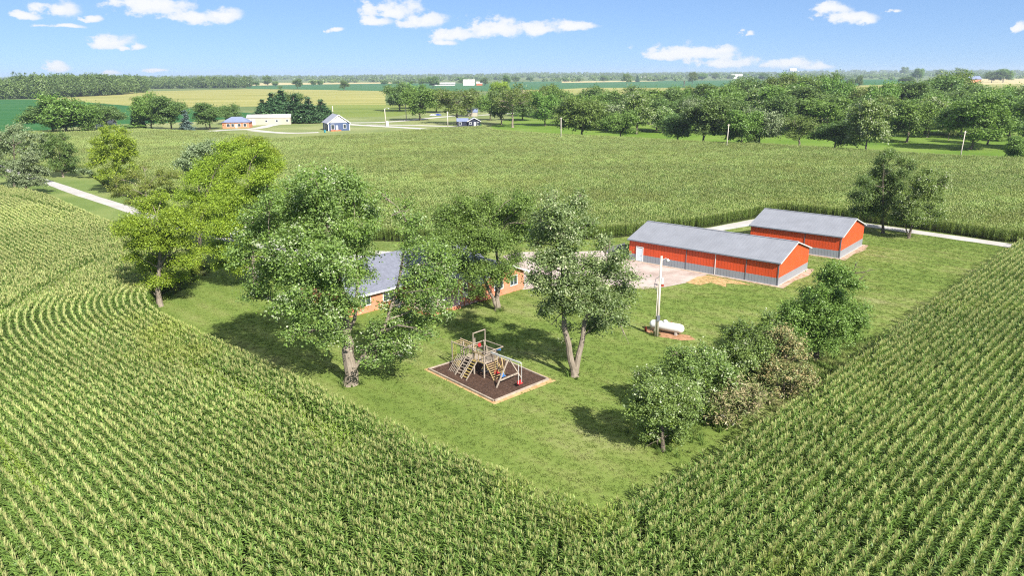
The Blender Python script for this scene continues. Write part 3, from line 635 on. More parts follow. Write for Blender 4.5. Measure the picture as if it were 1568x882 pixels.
def barn(name, label, corner, ang, length, width, eave, rise, wain, bays, door=None):
    """corner = near right ground corner; +x runs back along the long wall, +y runs across the gable"""
    root = empty(name, (corner[0], corner[1], 0), ang); tag(root, label, 'barn', 'red and grey metal barns')
    L, Wd, t = length, width, .12
    # x: 0..L (long wall at y=0 faces the camera), y: 0..-W  (gable wall at x=0)
    lw = MB(); lw.box(0, -t, wain, L, 0, eave - .02); o = lw.build('long_wall', M['red_x'], root)
    lg = MB(); lg.box(0, -t - .0, .06, L, .02, wain - .004); lg.build('wainscot', M['grey_x'], root)
    bw = MB(); bw.box(0, -Wd, wain, L, -Wd + t, eave - .02); bw.build('back_wall', M['red_x'], root)
    bg_ = MB(); bg_.box(0, -Wd - .02, .06, L, -Wd + t, wain - .004); bg_.build('wainscot', M['grey_x'], root)
    for x, s in ((0, -1), (L - t, 1)):
        gw = MB(); gw.box(x, -Wd + t, wain, x + t, -t, eave - .02); prism_gable(gw, x, -Wd + .02, -.02, eave - .018, rise - .1, t); gw.build('gable_wall', M['red_y'], root)
        gg = MB(); gg.box(x - (.02 if s < 0 else 0), -Wd + t, .06, x + t + (.02 if s > 0 else 0), -t, wain - .004); gg.build('wainscot', M['grey_y'], root)
    rf = MB(); ov = .28; ym = -Wd / 2; k = rise / (Wd / 2); zo = eave - ov * k + .12
    rf.slab([(-ov, ov, zo), (L + ov, ov, zo), (L + ov, ym, eave + rise + .12), (-ov, ym, eave + rise + .12)], .1)
    rf.slab([(L + ov, -Wd - ov, zo), (-ov, -Wd - ov, zo), (-ov, ym, eave + rise + .117), (L + ov, ym, eave + rise + .117)], .1)
    ro = rf.build('roof', M['roofsteel'], root)
    rc = MB(); rc.bar((-ov, ym, eave + rise + .125), (L + ov, ym, eave + rise + .125), .36, .05); rc.build('ridge_cap', M['roofsteel'], ro)
    fa = MB(); fa.box(-ov + .01, ov, zo - .17, L + ov - .01, ov + .05, zo - .01); fa.build('fascia', M['fascia'], ro)
    f2 = MB(); f2.bar((-ov - .03, ov, zo - .1), (-ov - .03, ym, eave + rise + .02), .05, .16); f2.bar((-ov - .03, ym, eave + rise + .02), (-ov - .03, -Wd - ov, zo - .1), .05, .16); f2.build('rake_trim', M['galv'], ro)
    co = MB(); co.box(-.05, -.01, .05, .10, .06, eave - .05); co.build('corner_trim', M['trim'], root)
    for j, x in enumerate(bays):
        c_ = MB(); c_.box(x - .05, .025, .08, x + .05, .07, eave - .1); c_.build('downspout' if j == 1 else 'door_track', M['white'] if j == 1 else M['trim'], root)
    if door is not None:
        dr = MB(); dr.box(door, .03, .1, door + 1.0, .08, 2.15); d = dr.build('door', M['door'], root)
        df = MB()
        for q in ((door - .12, .02, .08, door - .002, .1, 2.25), (door + 1.002, .02, .08, door + 1.12, .1, 2.25), (door - .12, .02, 2.252, door + 1.12, .1, 2.36)): df.box(*q)
        df.build('frame', M['white'], d)
        kb = MB(); kb.box(door + .1, .085, 1.0, door + .16, .13, 1.06); kb.build('handle', M['trim'], d)
    sl = MB(); sl.box(-.16, -Wd - .12, -.05, L + .12, .16, .055); sl.build('foundation', M['concrete'], root)
    q = [(-1.1, .7), (L + .4, .6), (L + .4, -Wd - .3), (-.9, -Wd - .5), (-1.5, -Wd * .7), (-.9, -Wd * .35)]
    sheet('gravel_apron', [(corner[0] + x * math.cos(ang) - y * math.sin(ang), corner[1] + x * math.sin(ang) + y * math.cos(ang)) for x, y in q], .034, M['apron'])
    return root
BA = R(139.5)
cR = (36.35, 95.3)
b1 = barn('barn', 'long red barn with grey wainscot and white door beside the gravel yard', cR, BA, 23.6, 11.6, 3.3, 1.85, 1.1, [4.6, 9.2, 13.8], 21.2)
b2 = barn('barn', 'shorter red and grey barn standing further back beside the gravel lane', (51.4, 110.4), BA, 14.6, 12.0, 3.5, 1.9, 1.2, [5.6])

# --- the brick house under the trees: x along U, y along V (away), origin at its near right corner
hr = empty('brick_house', (1.6, 94.8, 0), UA); tag(hr, 'orange brick ranch house with grey shingled roofs half hidden under the trees', 'house')
def walls(b, x0, x1, y0, y1, z0, z1, t=.2):
    b.box(x0, y0, z0, x1, y0 + t, z1); b.box(x0, y1 - t, z0, x1, y1, z1); b.box(x0, y0 + t, z0, x0 + t, y1 - t, z1); b.box(x1 - t, y0 + t, z0, x1, y1 - t, z1)
wl_ = MB(); walls(wl_, -23.5, -.6, 7, 17.5, 0, 2.6); wl_.build('wall', M['brick'], hr)
w2 = MB(); walls(w2, -8.2, 0, 0, 6.99, 0, 2.6)
n0 = len(w2.v); w2.v += [(-8.2, .0, 2.6), (0, .0, 2.6), (-4.1, .0, 4.3), (-8.2, .2, 2.6), (0, .2, 2.6), (-4.1, .2, 4.3)]; w2.f += [(n0, n0 + 1, n0 + 2), (n0 + 3, n0 + 5, n0 + 4), (n0, n0 + 3, n0 + 4, n0 + 1), (n0 + 1, n0 + 4, n0 + 5, n0 + 2), (n0 + 2, n0 + 5, n0 + 3, n0)]
w2.build('wing_wall', M['brick'], hr)
rf = gable_house(hr, -23.5, -.6, 7, 17.5, 2.75, 2.7, M['shingle'], .6)
rf2 = gable_house(hr, -8.2, 0, 0, 9.5, 2.75, 1.8, M['shingle'], .5, .14, 'y')
fb = MB(); fb.box(-24.1, 6.36, 2.33, -8.9, 6.42, 2.55); fb.build('gutter', M['white'], rf)
f3 = MB(); f3.bar((-8.72, -.53, 2.44), (-4.1, -.53, 4.46), .06, .22); f3.bar((-4.1, -.53, 4.46), (.52, -.53, 2.44), .06, .22); f3.build('rake_trim', M['white'], rf2)
for x, wd_, z0, z1, y in ((-21.5, 1.3, 1.0, 2.2, 6.99), (-18.2, 1.6, .9, 2.2, 6.99), (-13.2, 1.8, .1, 2.15, 6.99), (-10.2, 1.2, 1, 2.2, 6.99), (-5.6, 1.5, 1.0, 2.2, -.01), (-2.6, 1.2, 1.0, 2.2, -.01)):
    wf = MB()
    for q in ((x - .1, y - .05, z0 - .1, x + wd_ + .1, y, z0), (x - .1, y - .05, z1, x + wd_ + .1, y, z1 + .1), (x - .1, y - .05, z0, x, y, z1), (x + wd_, y - .05, z0, x + wd_ + .1, y, z1), (x + wd_ / 2 - .04, y - .05, z0, x + wd_ / 2 + .04, y, z1)): wf.box(*q)
    f_ = wf.build('window', M['white'], hr); pn = MB(); pn.box(x, y - .02, z0, x + wd_, y - .003, z1); pn.build('pane', M['glass'], f_)
dk = MB(); dk.box(-8.25, 2.2, .02, -8.2, 3.2, 2.15); dd = dk.build('door', M['white'], hr); pn = MB(); pn.box(-8.28, 2.4, .9, -8.252, 3.0, 1.9); pn.build('pane', M['glass'], dd)
wp = MB(); wp.box(-8.26, 4.2, .9, -8.2, 5.9, 2.2); w_o = wp.build('window', M['white'], hr); pn = MB(); pn.box(-8.29, 4.35, 1.0, -8.262, 5.75, 2.1); pn.build('pane', M['glass'], w_o)
# terrace in the corner of the L
M['paving'] = brick_mat('terrace_paving', (.42, .28, .22), (.36, .3, .27), (.3, .27, .24))
pt = MB(); pt.box(-16.2, .2, .0, -8.3, 6.9, .10); pt.build('terrace', M['paving'], hr)
M['redwood'] = plain('stained_timber', (.40, .13, .06), .7, .2, .2, 4)
rl = MB()
for x in np.arange(-11.6, -8.25, .8): rl.box(x, .15, .02, x + .1, .25, 1.05)
for z in (.35, .98): rl.box(-11.6, .17, z, -8.3, .23, z + .08)
for x in np.arange(-11.5, -8.4, .16): rl.box(x, .185, .43, x + .04, .215, .98)
rl.build('railing', M['redwood'], hr)
lw_ = MB(); lw_.box(-16.5, -.15, 0, -11.7, .15, .45); lw_.box(-16.5, .15, 0, -16.2, 4.5, .45); lw_.build('low_brick_wall', M['brick'], hr)
po = MB(); po.box(-11.75, .1, 0, -11.6, .25, 2.5); po.build('porch_post', M['white'], hr)
# grill and garden chairs on the terrace
def patio_chair(x, y, a_, label):
    p = U * x + V * y + Vector((1.6, 94.8, .1)); c = empty('patio_chair', p, UA + a_); tag(c, label, 'chair', 'chairs on the terrace')
    s = MB(); s.box(-.28, -.26, .40, .28, .26, .45); s.build('seat', M['trim'], c)
    s = MB(); s.box(-.28, .22, .45, .28, .27, .95); s.build('backrest', M['trim'], c)
    for i in (-1, 1):
        for j in (-1, 1): s = MB(); s.box(i * .25 - .02, j * .23 - .02, 0, i * .25 + .02, j * .23 + .02, .40); s.build('leg', M['trim'], c)
patio_chair(-13.6, 3.2, .4, 'dark metal patio chair standing on the brick terrace, further from the railing')
patio_chair(-12.0, 2.4, 2.2, 'dark metal patio chair standing on the brick terrace beside the wooden railing')
gr = empty('barbecue_grill', U * -17.2 + V * 5.6 + Vector((1.6, 94.8, 0)), UA); tag(gr, 'black covered barbecue grill standing against the brick wall left of the terrace', 'grill')
b = MB(); b.box(-.5, -.28, .15, .5, .28, .85); b.build('cabinet', M['trim'], gr)
b = MB(); b.tube([(-.4, 0, .95), (.4, 0, .95)], [.28, .28], 12); b.build('lid', M['trim'], gr, True)
for x in (.5, -.85): b = MB(); b.box(x, -.22, .78, x + .35, .22, .82); b.build('side_shelf', M['trim'], gr)
for x in (-.45, .45): b = MB(); b.tube([(x, -.28, .08), (x, .28, .08)], [.08, .08], 10); b.build('wheel', M['trim'], gr)

# ------------------------------------------------------------------ playground
M['timber'] = plain('weathered_timber', (.30, .25, .20), .85, .15, .3, 3)
M['timber2'] = plain('yellowish_timber', (.38, .28, .14), .8, .15, .15, 3)
M['rope'] = plain('yellow_plastic', (.38, .29, .09), .5, .4, .1)
M['redp'] = plain('red_plastic', (.42, .03, .035), .4, .5, .1); M['bluep'] = plain('blue_plastic', (.04, .15, .38), .4, .5, .1)
M['rubber'] = plain('tyre_rubber', (.02, .02, .022), .7, .3, .2); M['galv'] = plain('galvanised_pipe', (.42, .43, .42), .5, .4, .1)
t = NT('bark_mulch'); n1 = t.noise(5.5, 5, .8); n2 = t.noise(.6, 4, .6)
t.base(t.mix(t.rng(n2, .3, .7, 0, .5), t.ramp(n1, [(.32, (.030, .018, .013)), (.55, (.085, .05, .036)), (.72, (.21, .13, .09))]), (.045, .028, .022))); t.rough(.95, .1); t.bump(n1, .9, .08); M['mulch'] = t.m
mA, mB, mC, mD = (Vector((-8.24, 66.54, 0)), Vector((-1.65, 59.14, 0)), Vector((3.4, 63.9, 0)), Vector((-2.9, 71.2, 0)))
cen = (mA + mB + mC + mD) / 4
sheet('worn_dirt', [tuple((cen + (p - cen) * k)[:2]) for p, k in ((mA, 1.10), (mA * .5 + mB * .5, 1.09), (mB, 1.09), (mB * .5 + mC * .5, 1.11), (mC, 1.13), (mC * .6 + mD * .4, 1.10), (mD, 1.05))], .008, M['straw'])
o = sheet('mulch', [tuple(p[:2]) for p in (mA, mB, mC, mD)], .09, M['mulch'], 'stuff'); tag(o, 'dark brown bark mulch inside the timber border of the playground', 'mulch')
brd = empty('playground_border', mB, 0); tag(brd, 'low weathered timber border framing the dark mulch under the play set', 'border')
qd = [mA, mB, mC, mD]
for i in range(4):
    p, q = qd[i] - mB, qd[(i + 1) % 4] - mB; dd_ = (q - p).normalized() * .08
    b = MB(); b.bar(p + dd_ + Vector((0, 0, .09)), q - dd_ + Vector((0, 0, .09)) + dd_ * (2 if i % 2 else 0), .16, .18); b.build('timber', M['timber'], brd)
# play set: x = towards the near right (swing end), y = across
PO = Vector((-.35, 63.15, .09)); PA = UA - math.pi / 2
ps = empty('play_set', PO, PA); tag(ps, 'wooden playground climbing frame with ladders, swings and balcony on the mulch', 'play set')
def PB(name, bars, mat, parent=ps, w_=.09, h_=None):
    b = MB()
    for a_, c_ in bars: b.bar(a_, c_, w_ * .82, (h_ or w_) * .82)
    return b.build(name, mat, parent)
# swing end
for s in (-1, 1): PB('leg', [((0, s * 1.65, 0), (0, s * .08, 2.35))], M['timber'], w_=.13)
PB('crossbar', [((.05, -1.2, .62), (.05, 1.2, .62))], M['timber'], w_=.12, h_=.16)
PB('swing_beam', [((-2.4, 0, 2.42), (1.55, 0, 2.42))], M['galv'], w_=.13, h_=.16)
PB('brace', [((-.9, -.02, 2.3), (0, -.7, 1.4))], M['timber2'], w_=.08)
def swing(x, col, L, dy=0):
    r_ = PB('swing_rope', [((x, -.22, 2.36), (x, -.22, 2.36 - L)), ((x, .22, 2.36), (x, .22, 2.36 - L))], M['rope'] if x < 0 else M['white'], w_=.035)
    b = MB(); b.box(x - .13, -.27, 2.33 - L, x + .13, .27, 2.38 - L); b.box(x - .12, -.25, 2.38 - L, x - .09, .25, 2.62 - L); b.build('swing_seat', col, r_)
swing(-1.6, M['redp'], 1.85); swing(-.75, M['bluep'], 1.9); swing(1.45, M['redp'], 2.0)
# decks
def deck(x0, x1, y0, y1, z, post, nm='deck'):
    b = MB(); n = int((y1 - y0) / .16)
    for i in range(n): b.box(x0, y0 + i * (y1 - y0) / n, z - .04, x1, y0 + (i + .93) * (y1 - y0) / n, z)
    d = b.build(nm, M['timber'], ps)
    for x in (x0 + .05, x1 - .05):
        for y in (y0 + .05, y1 - .05):
            p = MB(); p.bar((x, y, 0), (x, y, post), .11); p.build('post', M['timber'], ps)
    return d
deck(-3.9, -2.4, -.9, .9, 1.45, 2.5); deck(-5.6, -4.1, -.7, .9, 1.25, 2.9, 'lower_deck')
def slats(x0, y0, x1, y1, z0, z1, n, nm='railing', mat=None):
    b = MB(); b.bar((x0, y0, z1), (x1, y1, z1), .09, .09); b.bar((x0, y0, z0), (x1, y1, z0), .08, .08)
    for i in range(n):
        k = (i + .5) / n; x, y = x0 + (x1 - x0) * k, y0 + (y1 - y0) * k; b.bar((x, y, z0), (x, y, z1), .07, .03)
    b.build(nm, mat or M['timber'], ps)
slats(-2.4, -.9, -2.4, .9, 1.55, 2.35, 11); slats(-3.9, -.92, -2.4, -.92, 1.55, 2.35, 3, 'railing', M['timber2']); slats(-3.9, .92, -2.4, .92, 1.55, 2.35, 9)
slats(-5.6, .92, -4.1, .92, 1.35, 2.1, 8); slats(-5.62, -.7, -5.62, .9, 1.35, 2.1, 8)
# open roof frames
PB('roof_frame', [((-4.6, -1.0, 2.75), (-2.0, -1.0, 2.75)), ((-2.0, -1.0, 2.75), (-2.0, 1.3, 2.75)), ((-2.0, 1.3, 2.75), (-4.6, 1.3, 2.75)), ((-4.6, 1.3, 2.75), (-4.6, -1.0, 2.75))], M['timber'], w_=.08)
PB('roof_frame', [((-4.1, -.7, 2.4), (-4.1, -.7, 4.1)), ((-4.1, .9, 2.4), (-4.1, .9, 4.1)), ((-4.1, -.74, 4.1), (-4.1, .94, 4.1))], M['timber'], w_=.09)
mk = PB('monkey_bars', [((-7.2, -.7, 2.45), (-4.1, -.7, 2.45)), ((-7.2, .5, 2.45), (-4.1, .5, 2.45))], M['timber'], w_=.09)
for x in np.arange(-6.9, -4.3, .37): PB('rung', [((x, -.7, 2.5), (x, .5, 2.5))], M['timber2'], mk, .05)
for y in (-.7, .5): PB('post', [((-7.2, y, 0), (-7.2, y, 2.55))], M['timber'], w_=.1)
# ladders off the near left side
def ladder(x0, x1, yt, zt, yb, n, mat, rm, nm):
    l = PB(nm, [((x0, yb, 0), (x0, yt, zt)), ((x1, yb, 0), (x1, yt, zt))], mat, w_=.12, h_=.07)
    for i in range(1, n + 1):
        k = i / (n + .6); y = yb + (yt - yb) * k; z = zt * k; PB('rung', [((x0, y, z), (x1, y, z))], rm, l, .13, .05)
ladder(-5.1, -4.35, -.7, 1.5, -2.25, 6, M['timber'], M['timber'], 'ladder'); ladder(-4.0, -3.3, -.9, 1.6, -2.45, 7, M['timber'], M['rope'], 'ladder')
ln = PB('cargo_net', [((-6.3 + .22 * i, -.7, 1.45), (-6.3 + .22 * i, -2.0, .02)) for i in range(5)], M['timber'], w_=.04)
PB('net_rope', [((-6.32, -.7 - 1.3 * k, 1.45 - 1.43 * k), (-5.4, -.7 - 1.3 * k, 1.45 - 1.43 * k)) for k in (.12, .28, .44, .6, .76, .92)], M['timber'], ln, .04)
PB('rope_ladder', [((-6.95, -.72, 2.4), (-6.95, -.72, .2)), ((-6.6, -.72, 2.4), (-6.6, -.72, .2))] + [((-6.95, -.72, z), (-6.6, -.72, z)) for z in (.4, .75, 1.1, 1.45, 1.8)], M['rope'], w_=.04)
PB('climbing_wall', [((-2.3, -.75 + .01 * i, 1.45), (-1.2, -.75 + .01 * i, .02)) for i in range(1)] + [((-2.3 + 1.1 * k, -.75, 1.45 - 1.4 * k), (-2.3 + 1.1 * k, .75, 1.45 - 1.4 * k)) for k in np.arange(.08, 1, .12)] + [((-2.3, .75, 1.45), (-1.2, .75, .02))], M['timber2'], w_=.06)
# tyre swing, slide, wheel
ty = MB(); 
for i in range(24):
    a0 = 2 * math.pi * i / 24; a1 = 2 * math.pi * (i + 1) / 24
    for j in range(8):
        b0 = 2 * math.pi * j / 8; b1 = 2 * math.pi * (j + 1) / 8
        f = lambda a_, b_: (-3.0 + (.36 + .12 * math.cos(b_)) * math.cos(a_), -.2 + (.36 + .12 * math.cos(b_)) * math.sin(a_), .45 + .12 * math.sin(b_))
        n = len(ty.v); ty.v += [f(a0, b0), f(a1, b0), f(a1, b1), f(a0, b1)]; ty.f.append((n, n + 1, n + 2, n + 3))
to = ty.build('tyre_swing', M['rubber'], ps, True)
PB('chain', [((-3.0 + .36 * math.cos(a_), -.2 + .36 * math.sin(a_), .55), (-3.0, -.2, 1.4)) for a_ in (0, 2.1, 4.2)], M['rope'], to, .03)
sl = MB(); q = [(-6.0, .9, 1.3), (-6.0, 1.3, 1.2), (-6.0, 2.3, .42), (-6.0, 2.8, .2)]
for i in range(3): sl.slab([q[i], (q[i][0] + .5, *q[i][1:]), (q[i + 1][0] + .5, *q[i + 1][1:]), q[i + 1]], .04); sl.bar(q[i], q[i + 1], .05, .18); sl.bar((q[i][0] + .5, *q[i][1:]), (q[i + 1][0] + .5, *q[i + 1][1:]), .05, .18)
sl.build('slide', M['rope'], ps)
wh = MB(); wh.tube([(-4.1, .1, 2.72), (-4.02, .1, 2.72)], [.2, .2], 14); wh.build('steering_wheel', M['redp'], ps)
tl = MB(); tl.tube([(-2.3, .7, 2.5), (-1.9, .8, 2.6)], [.07, .09], 8); tl.build('telescope', M['bluep'], ps)
bn = MB(); bn.tube([(-6.1, -1.0, .35), (-5.9, -.9, .75)], [.28, .2], 10); bn.build('bucket_seat', M['rope'], ps)

# ------------------------------------------------------------------ propane tank, pole, drum
tk = empty('propane_tank', (17.35, 76.85, 0), R(-32)); tag(tk, 'white horizontal propane tank on blocks beside the tall pole on the lawn', 'tank')
sheet('bare_dirt', [(15.0, 77.3), (15.7, 76.0), (16.6, 75.4), (18.6, 74.3), (20.1, 74.6), (19.8, 75.9), (18.2, 77.0), (16.4, 78.3), (15.3, 78.3)], .008, M['dirt'])
b = MB(); prof = [(-2.0, .02), (-1.97, .2), (-1.88, .35), (-1.72, .46), (-1.5, .51), (1.5, .51), (1.72, .46), (1.88, .35), (1.97, .2), (2.0, .02)]
b.tube([(x, 0, .78) for x, _ in prof], [r_ for _, r_ in prof], 24); b.build('tank_body', M['white'], tk, True)
b = MB(); b.tube([(-.2, 0, 1.25), (-.2, 0, 1.42), (-.2, 0, 1.48)], [.24, .24, .12], 14); b.build('dome', M['white'], tk, True)
for x in (-1.2, 1.2): b = MB(); b.box(x - .12, -.4, 0, x + .12, .4, .36); b.build('block', M['concrete'], tk)
b = MB(); b.tube([(.5, 0, 1.27), (.5, 0, 1.38)], [.05, .04], 8); b.build('valve', M['redp'], tk)
dr = MB(); dr.tube([(0, 0, 0), (0, 0, .05), (0, 0, .3), (0, 0, .32), (0, 0, .6), (0, 0, .62), (0, 0, .88)], [.28, .29, .28, .295, .28, .295, .28], 18)
M['rust'] = plain('rusty_steel', (.27, .045, .025), .8, .2, .4, 4)
o = dr.build('steel_drum', M['rust'], None, True); o.location = (20.55, 95.5, 0.03); tag(o, 'rusty red steel drum standing on the edge of the gravel yard', 'drum')
dr = MB(); dr.tube([(0, 0, 0), (0, 0, .5), (0, 0, .52)], [.14, .13, .06], 10); o = dr.build('well_pipe', M['rust'], None, True); o.location = (15.1, 77.4, 0); tag(o, 'short rusty pipe stub in the dirt left of the propane tank', 'pipe')
t = NT('pole_wood'); n1 = t.noise(2, 5, .7, t.map(t.objc(), (4, 4, .4))); t.base(t.ramp(n1, [(.3, (.40, .35, .29)), (.7, (.58, .53, .46))])); t.rough(.9, .1); M['polewood'] = t.m
t = NT('pole_brown'); n1 = t.noise(2, 5, .7, t.map(t.objc(), (4, 4, .4))); t.base(t.ramp(n1, [(.3, (.30, .20, .12)), (.7, (.45, .32, .2))])); t.rough(.9, .1); M['polebrown'] = t.m
up = empty('utility_pole', (16.05, 75.7, 0)); tag(up, 'tall grey wooden utility pole with a yard lamp beside the propane tank', 'pole', 'utility poles')
b = MB(); b.tube([(0, 0, 0), (.05, 0, 9.2)], [.17, .12], 10); b.build('pole', M['polewood'], up, True)
b = MB(); b.tube([(-.24, -.1, 0), (-.19, -.1, 6.4)], [.05, .04], 8); b.build('conduit', M['polewood'], up, True)
b = MB(); b.tube([(.05, 0, 8.7), (.5, 0, 8.95), (.75, 0, 8.85)], .035, 6); ar_ = b.build('lamp_arm', M['galv'], up)
b = MB(); b.tube([(.75, 0, 8.9), (.75, 0, 8.75), (.75, 0, 8.6)], [.07, .18, .15], 10); b.build('lamp', M['white'], ar_, True)
b = MB(); b.box(-.16, -.3, 1.9, .2, -.12, 2.5); b.build('meter_box', M['trim'], up)
b = MB(); b.box(.12, -.18, 6.1, .42, .05, 6.8); b.build('junction_box', M['galv'], up)
b = MB(); b.tube([(0, -.1, 7.0), (-.45, -.1, 6.7), (-.6, -.1, 5.9), (-.3, -.1, 5.3)], .03, 6); b.build('cable_loop', M['trim'], up)
def util_pole(px, py, ytop, label, mat='polewood', lean=0.0, lamp=False):
    p = G(px, py); top = P3(px, ytop, p.y).z; r_ = max(.16, .0011 * p.y * .5)
    root = empty('utility_pole', (p.x, p.y, 0)); tag(root, label, 'pole', 'utility poles')
    b = MB(); b.tube([(0, 0, 0), (lean, 0, top)], [r_ * 1.1, r_ * .8], 8); b.build('pole', M[mat], root, True)
    b = MB(); b.bar((lean - .5, 0, top - .35), (lean + .5, 0, top - .35), .1, .12); b.build('crossarm', M[mat], root)
    if lamp:
        b = MB(); b.tube([(lean, 0, top - .3), (lean + .8, 0, top + .5), (lean + 1.8, 0, top + .5), (lean + 2.3, 0, top + .1)], .09, 6); b.build('lamp_arm', M['galv'], root)
        b = MB(); b.tube([(lean + 2.3, 0, top + .15), (lean + 2.6, 0, top - .1)], [.18, .35], 8); b.build('lamp', M['white'], root)
util_pole(317, 197.5, 170.5, 'leaning brown utility pole beside the far road left of the brick ranch', 'polebrown', -2.2)
util_pole(859, 217, 179.5, 'pale utility pole at the far edge of the cornfield, left of the big field trees', lean=-.1)
util_pole(1112, 232, 189.5, 'pale utility pole at the far cornfield edge among the trees above the long barn', lean=.2)
util_pole(1469, 248, 200, 'pale leaning utility pole at the field edge in front of the right tree line', lean=.3)
util_pole(591, 191.5, 166, 'pale roadside pole with a curved lamp arm right of the blue house', lean=-.3, lamp=True)
util_pole(622.5, 184, 159, 'thin utility pole in front of the tree clump by the far road', lean=-.3)
util_pole(686, 200, 170.5, 'pale utility pole left of the small dark house', lean=0)
util_pole(510.5, 183, 162, 'pale pole rising behind the blue house', lean=0)

# ------------------------------------------------------------------ far village
def mk_col(name, c, **k): return plain(name, c, .7, .2, .06, .5)
M['navy'] = mk_col('navy_siding', (.06, .085, .16)); M['slate'] = mk_col('slate_roof', (.27, .28, .33)); M['cream'] = mk_col('cream_steel', (.36, .33, .27)); M['creamroof'] = mk_col('pale_steel_roof', (.44, .42, .40))
M['ranchbrick'] = mk_col('pale_orange_brick', (.52, .21, .12)); M['blueroof'] = mk_col('blue_grey_roof', (.16, .19, .29)); M['dark'] = mk_col('near_black_siding', (.022, .025, .045)); M['gablewhite'] = mk_col('white_gable', (.66, .63, .6))
def opening(root, x, y, z0, z1, w_, ax, kind='window'):
    """ax = 'y-' wall facing -y, 'x+' wall facing +x, 'x-'"""
    f = MB(); g = MB(); t1, t2 = .06, .09
    if ax == 'y-': f.box(x - w_ / 2 - .15, y - t1, z0 - .15, x + w_ / 2 + .15, y, z1 + .15); g.box(x - w_ / 2, y - t2, z0, x + w_ / 2, y - t1 - .003, z1)
    elif ax == 'x+': f.box(x, y - w_ / 2 - .15, z0 - .15, x + t1, y + w_ / 2 + .15, z1 + .15); g.box(x + t1 + .003, y - w_ / 2, z0, x + t2, y + w_ / 2, z1)
    else: f.box(x - t1, y - w_ / 2 - .15, z0 - .15, x, y + w_ / 2 + .15, z1 + .15); g.box(x - t2, y - w_ / 2, z0, x - t1 - .003, y + w_ / 2, z1)
    o = f.build(kind, M['white'], root); g.build('pane', M['glass'], o)
# blue house, gable to the near right
p = G(500, 200.5); bh = empty('blue_house', (p.x + 1.2, p.y, 0), R(26)); tag(bh, 'navy blue house with white trimmed gable beside the far road and pale driveway', 'house')
b = MB(); b.box(0, 0, 0, 11.2, 13.5, 4.2); b.build('wall', M['navy'], bh)
b = MB(); n = 0; b.v += [(0, 0, 4.2), (11.2, 0, 4.2), (5.6, 0, 8.2), (0, .3, 4.2), (11.2, .3, 4.2), (5.6, .3, 8.2)]; b.f += [(0, 1, 2), (3, 5, 4), (0, 3, 4, 1), (1, 4, 5, 2), (2, 5, 3, 0)]; b.build('gable', M['gablewhite'], bh)
rf = gable_house(bh, 0, 11.2, 0, 13.5, 4.35, 4.0, M['slate'], .6, .2, 'y')
b = MB(); b.bar((-.65, -.66, 3.75), (5.6, -.66, 8.25), .12, .35); b.bar((5.6, -.66, 8.25), (11.85, -.66, 3.75), .12, .35); b.build('rake_trim', M['white'], rf)
for x in (0, 11.2): b = MB(); b.box(x - .15, -.1, 0, x + .15, .12, 4.1); b.build('corner_trim', M['white'], bh)
opening(bh, 2.2, 0, .8, 3.2, 1.5, 'y-'); opening(bh, 8.6, 0, 1.2, 3.2, 1.3, 'y-')
b = MB(); b.box(3.9, -.08, .1, 5.0, 0, 2.8); b.build('door', M['white'], bh); b = MB(); b.box(.8, -2, 0, 6.2, -.05, .5); b.build('porch', M['redwood'], bh)
b = MB(); b.box(-.1, 2.5, .1, 0, 8.5, 3.3); b.build('garage_door', M['trim'], bh); b = MB(); b.box(-.08, 9.3, 0, 0, 10.1, 3.5); b.build('corner_trim', M['white'], bh)
# brick ranch with hip roof
def hip_roof(root, x0, x1, y0, y1, z, rise, mat, ov=.6):
    X0, X1, Y0, Y1 = x0 - ov, x1 + ov, y0 - ov, y1 + ov; k = (Y1 - Y0) / 2; ym = (Y0 + Y1) / 2; b = MB()
    b.v = [(X0, Y0, z), (X1, Y0, z), (X1, Y1, z), (X0, Y1, z), (X0 + k, ym, z + rise), (X1 - k, ym, z + rise)]; b.f = [(0, 1, 5, 4), (1, 2, 5), (2, 3, 4, 5), (3, 0, 4), (0, 3, 2, 1)]
    return b.build('roof', mat, root)
p = G(341, 196.2); rh = empty('brick_ranch', (p.x, p.y, 0), R(8)); tag(rh, 'low orange brick ranch house with blue grey hip roof by the far road', 'house')
b = MB(); b.box(0, 0, 0, 14.5, 9, 3.2); b.build('wall', M['ranchbrick'], rh); hip_roof(rh, 0, 14.5, 0, 9, 3.2, 2.9, M['blueroof'])
for x, w_ in ((3.2, 1.6), (5.6, 1.4), (9.2, 1.4), (12.2, 1.4)): opening(rh, x, 0, .9, 2.4, w_, 'y-')
b = MB(); b.box(7.0, -.08, .1, 8.0, 0, 2.4); b.build('door', M['white'], rh)
# cream machine shed
p = G(379, 191.5); cs = empty('machine_shed', (p.x, p.y, 0), R(12)); tag(cs, 'long cream metal shed with pale roof between the brick ranch and the blue house', 'shed')
b = MB(); b.box(0, 0, 0, 25, 9, 4.3); b.build('wall', M['cream'], cs)
gable_house(cs, 0, 25, 0, 9, 4.4, 1.6, M['creamroof'], .3, .15)
for x in (11, 17, 23): opening(cs, x, 0, 1.8, 2.8, 1.2, 'y-')
b = MB(); b.box(.8, -.08, .1, 2.4, 0, 3.4); b.box(3.0, -.08, .1, 4.6, 0, 3.4); b.build('sliding_door', M['gablewhite'], cs)
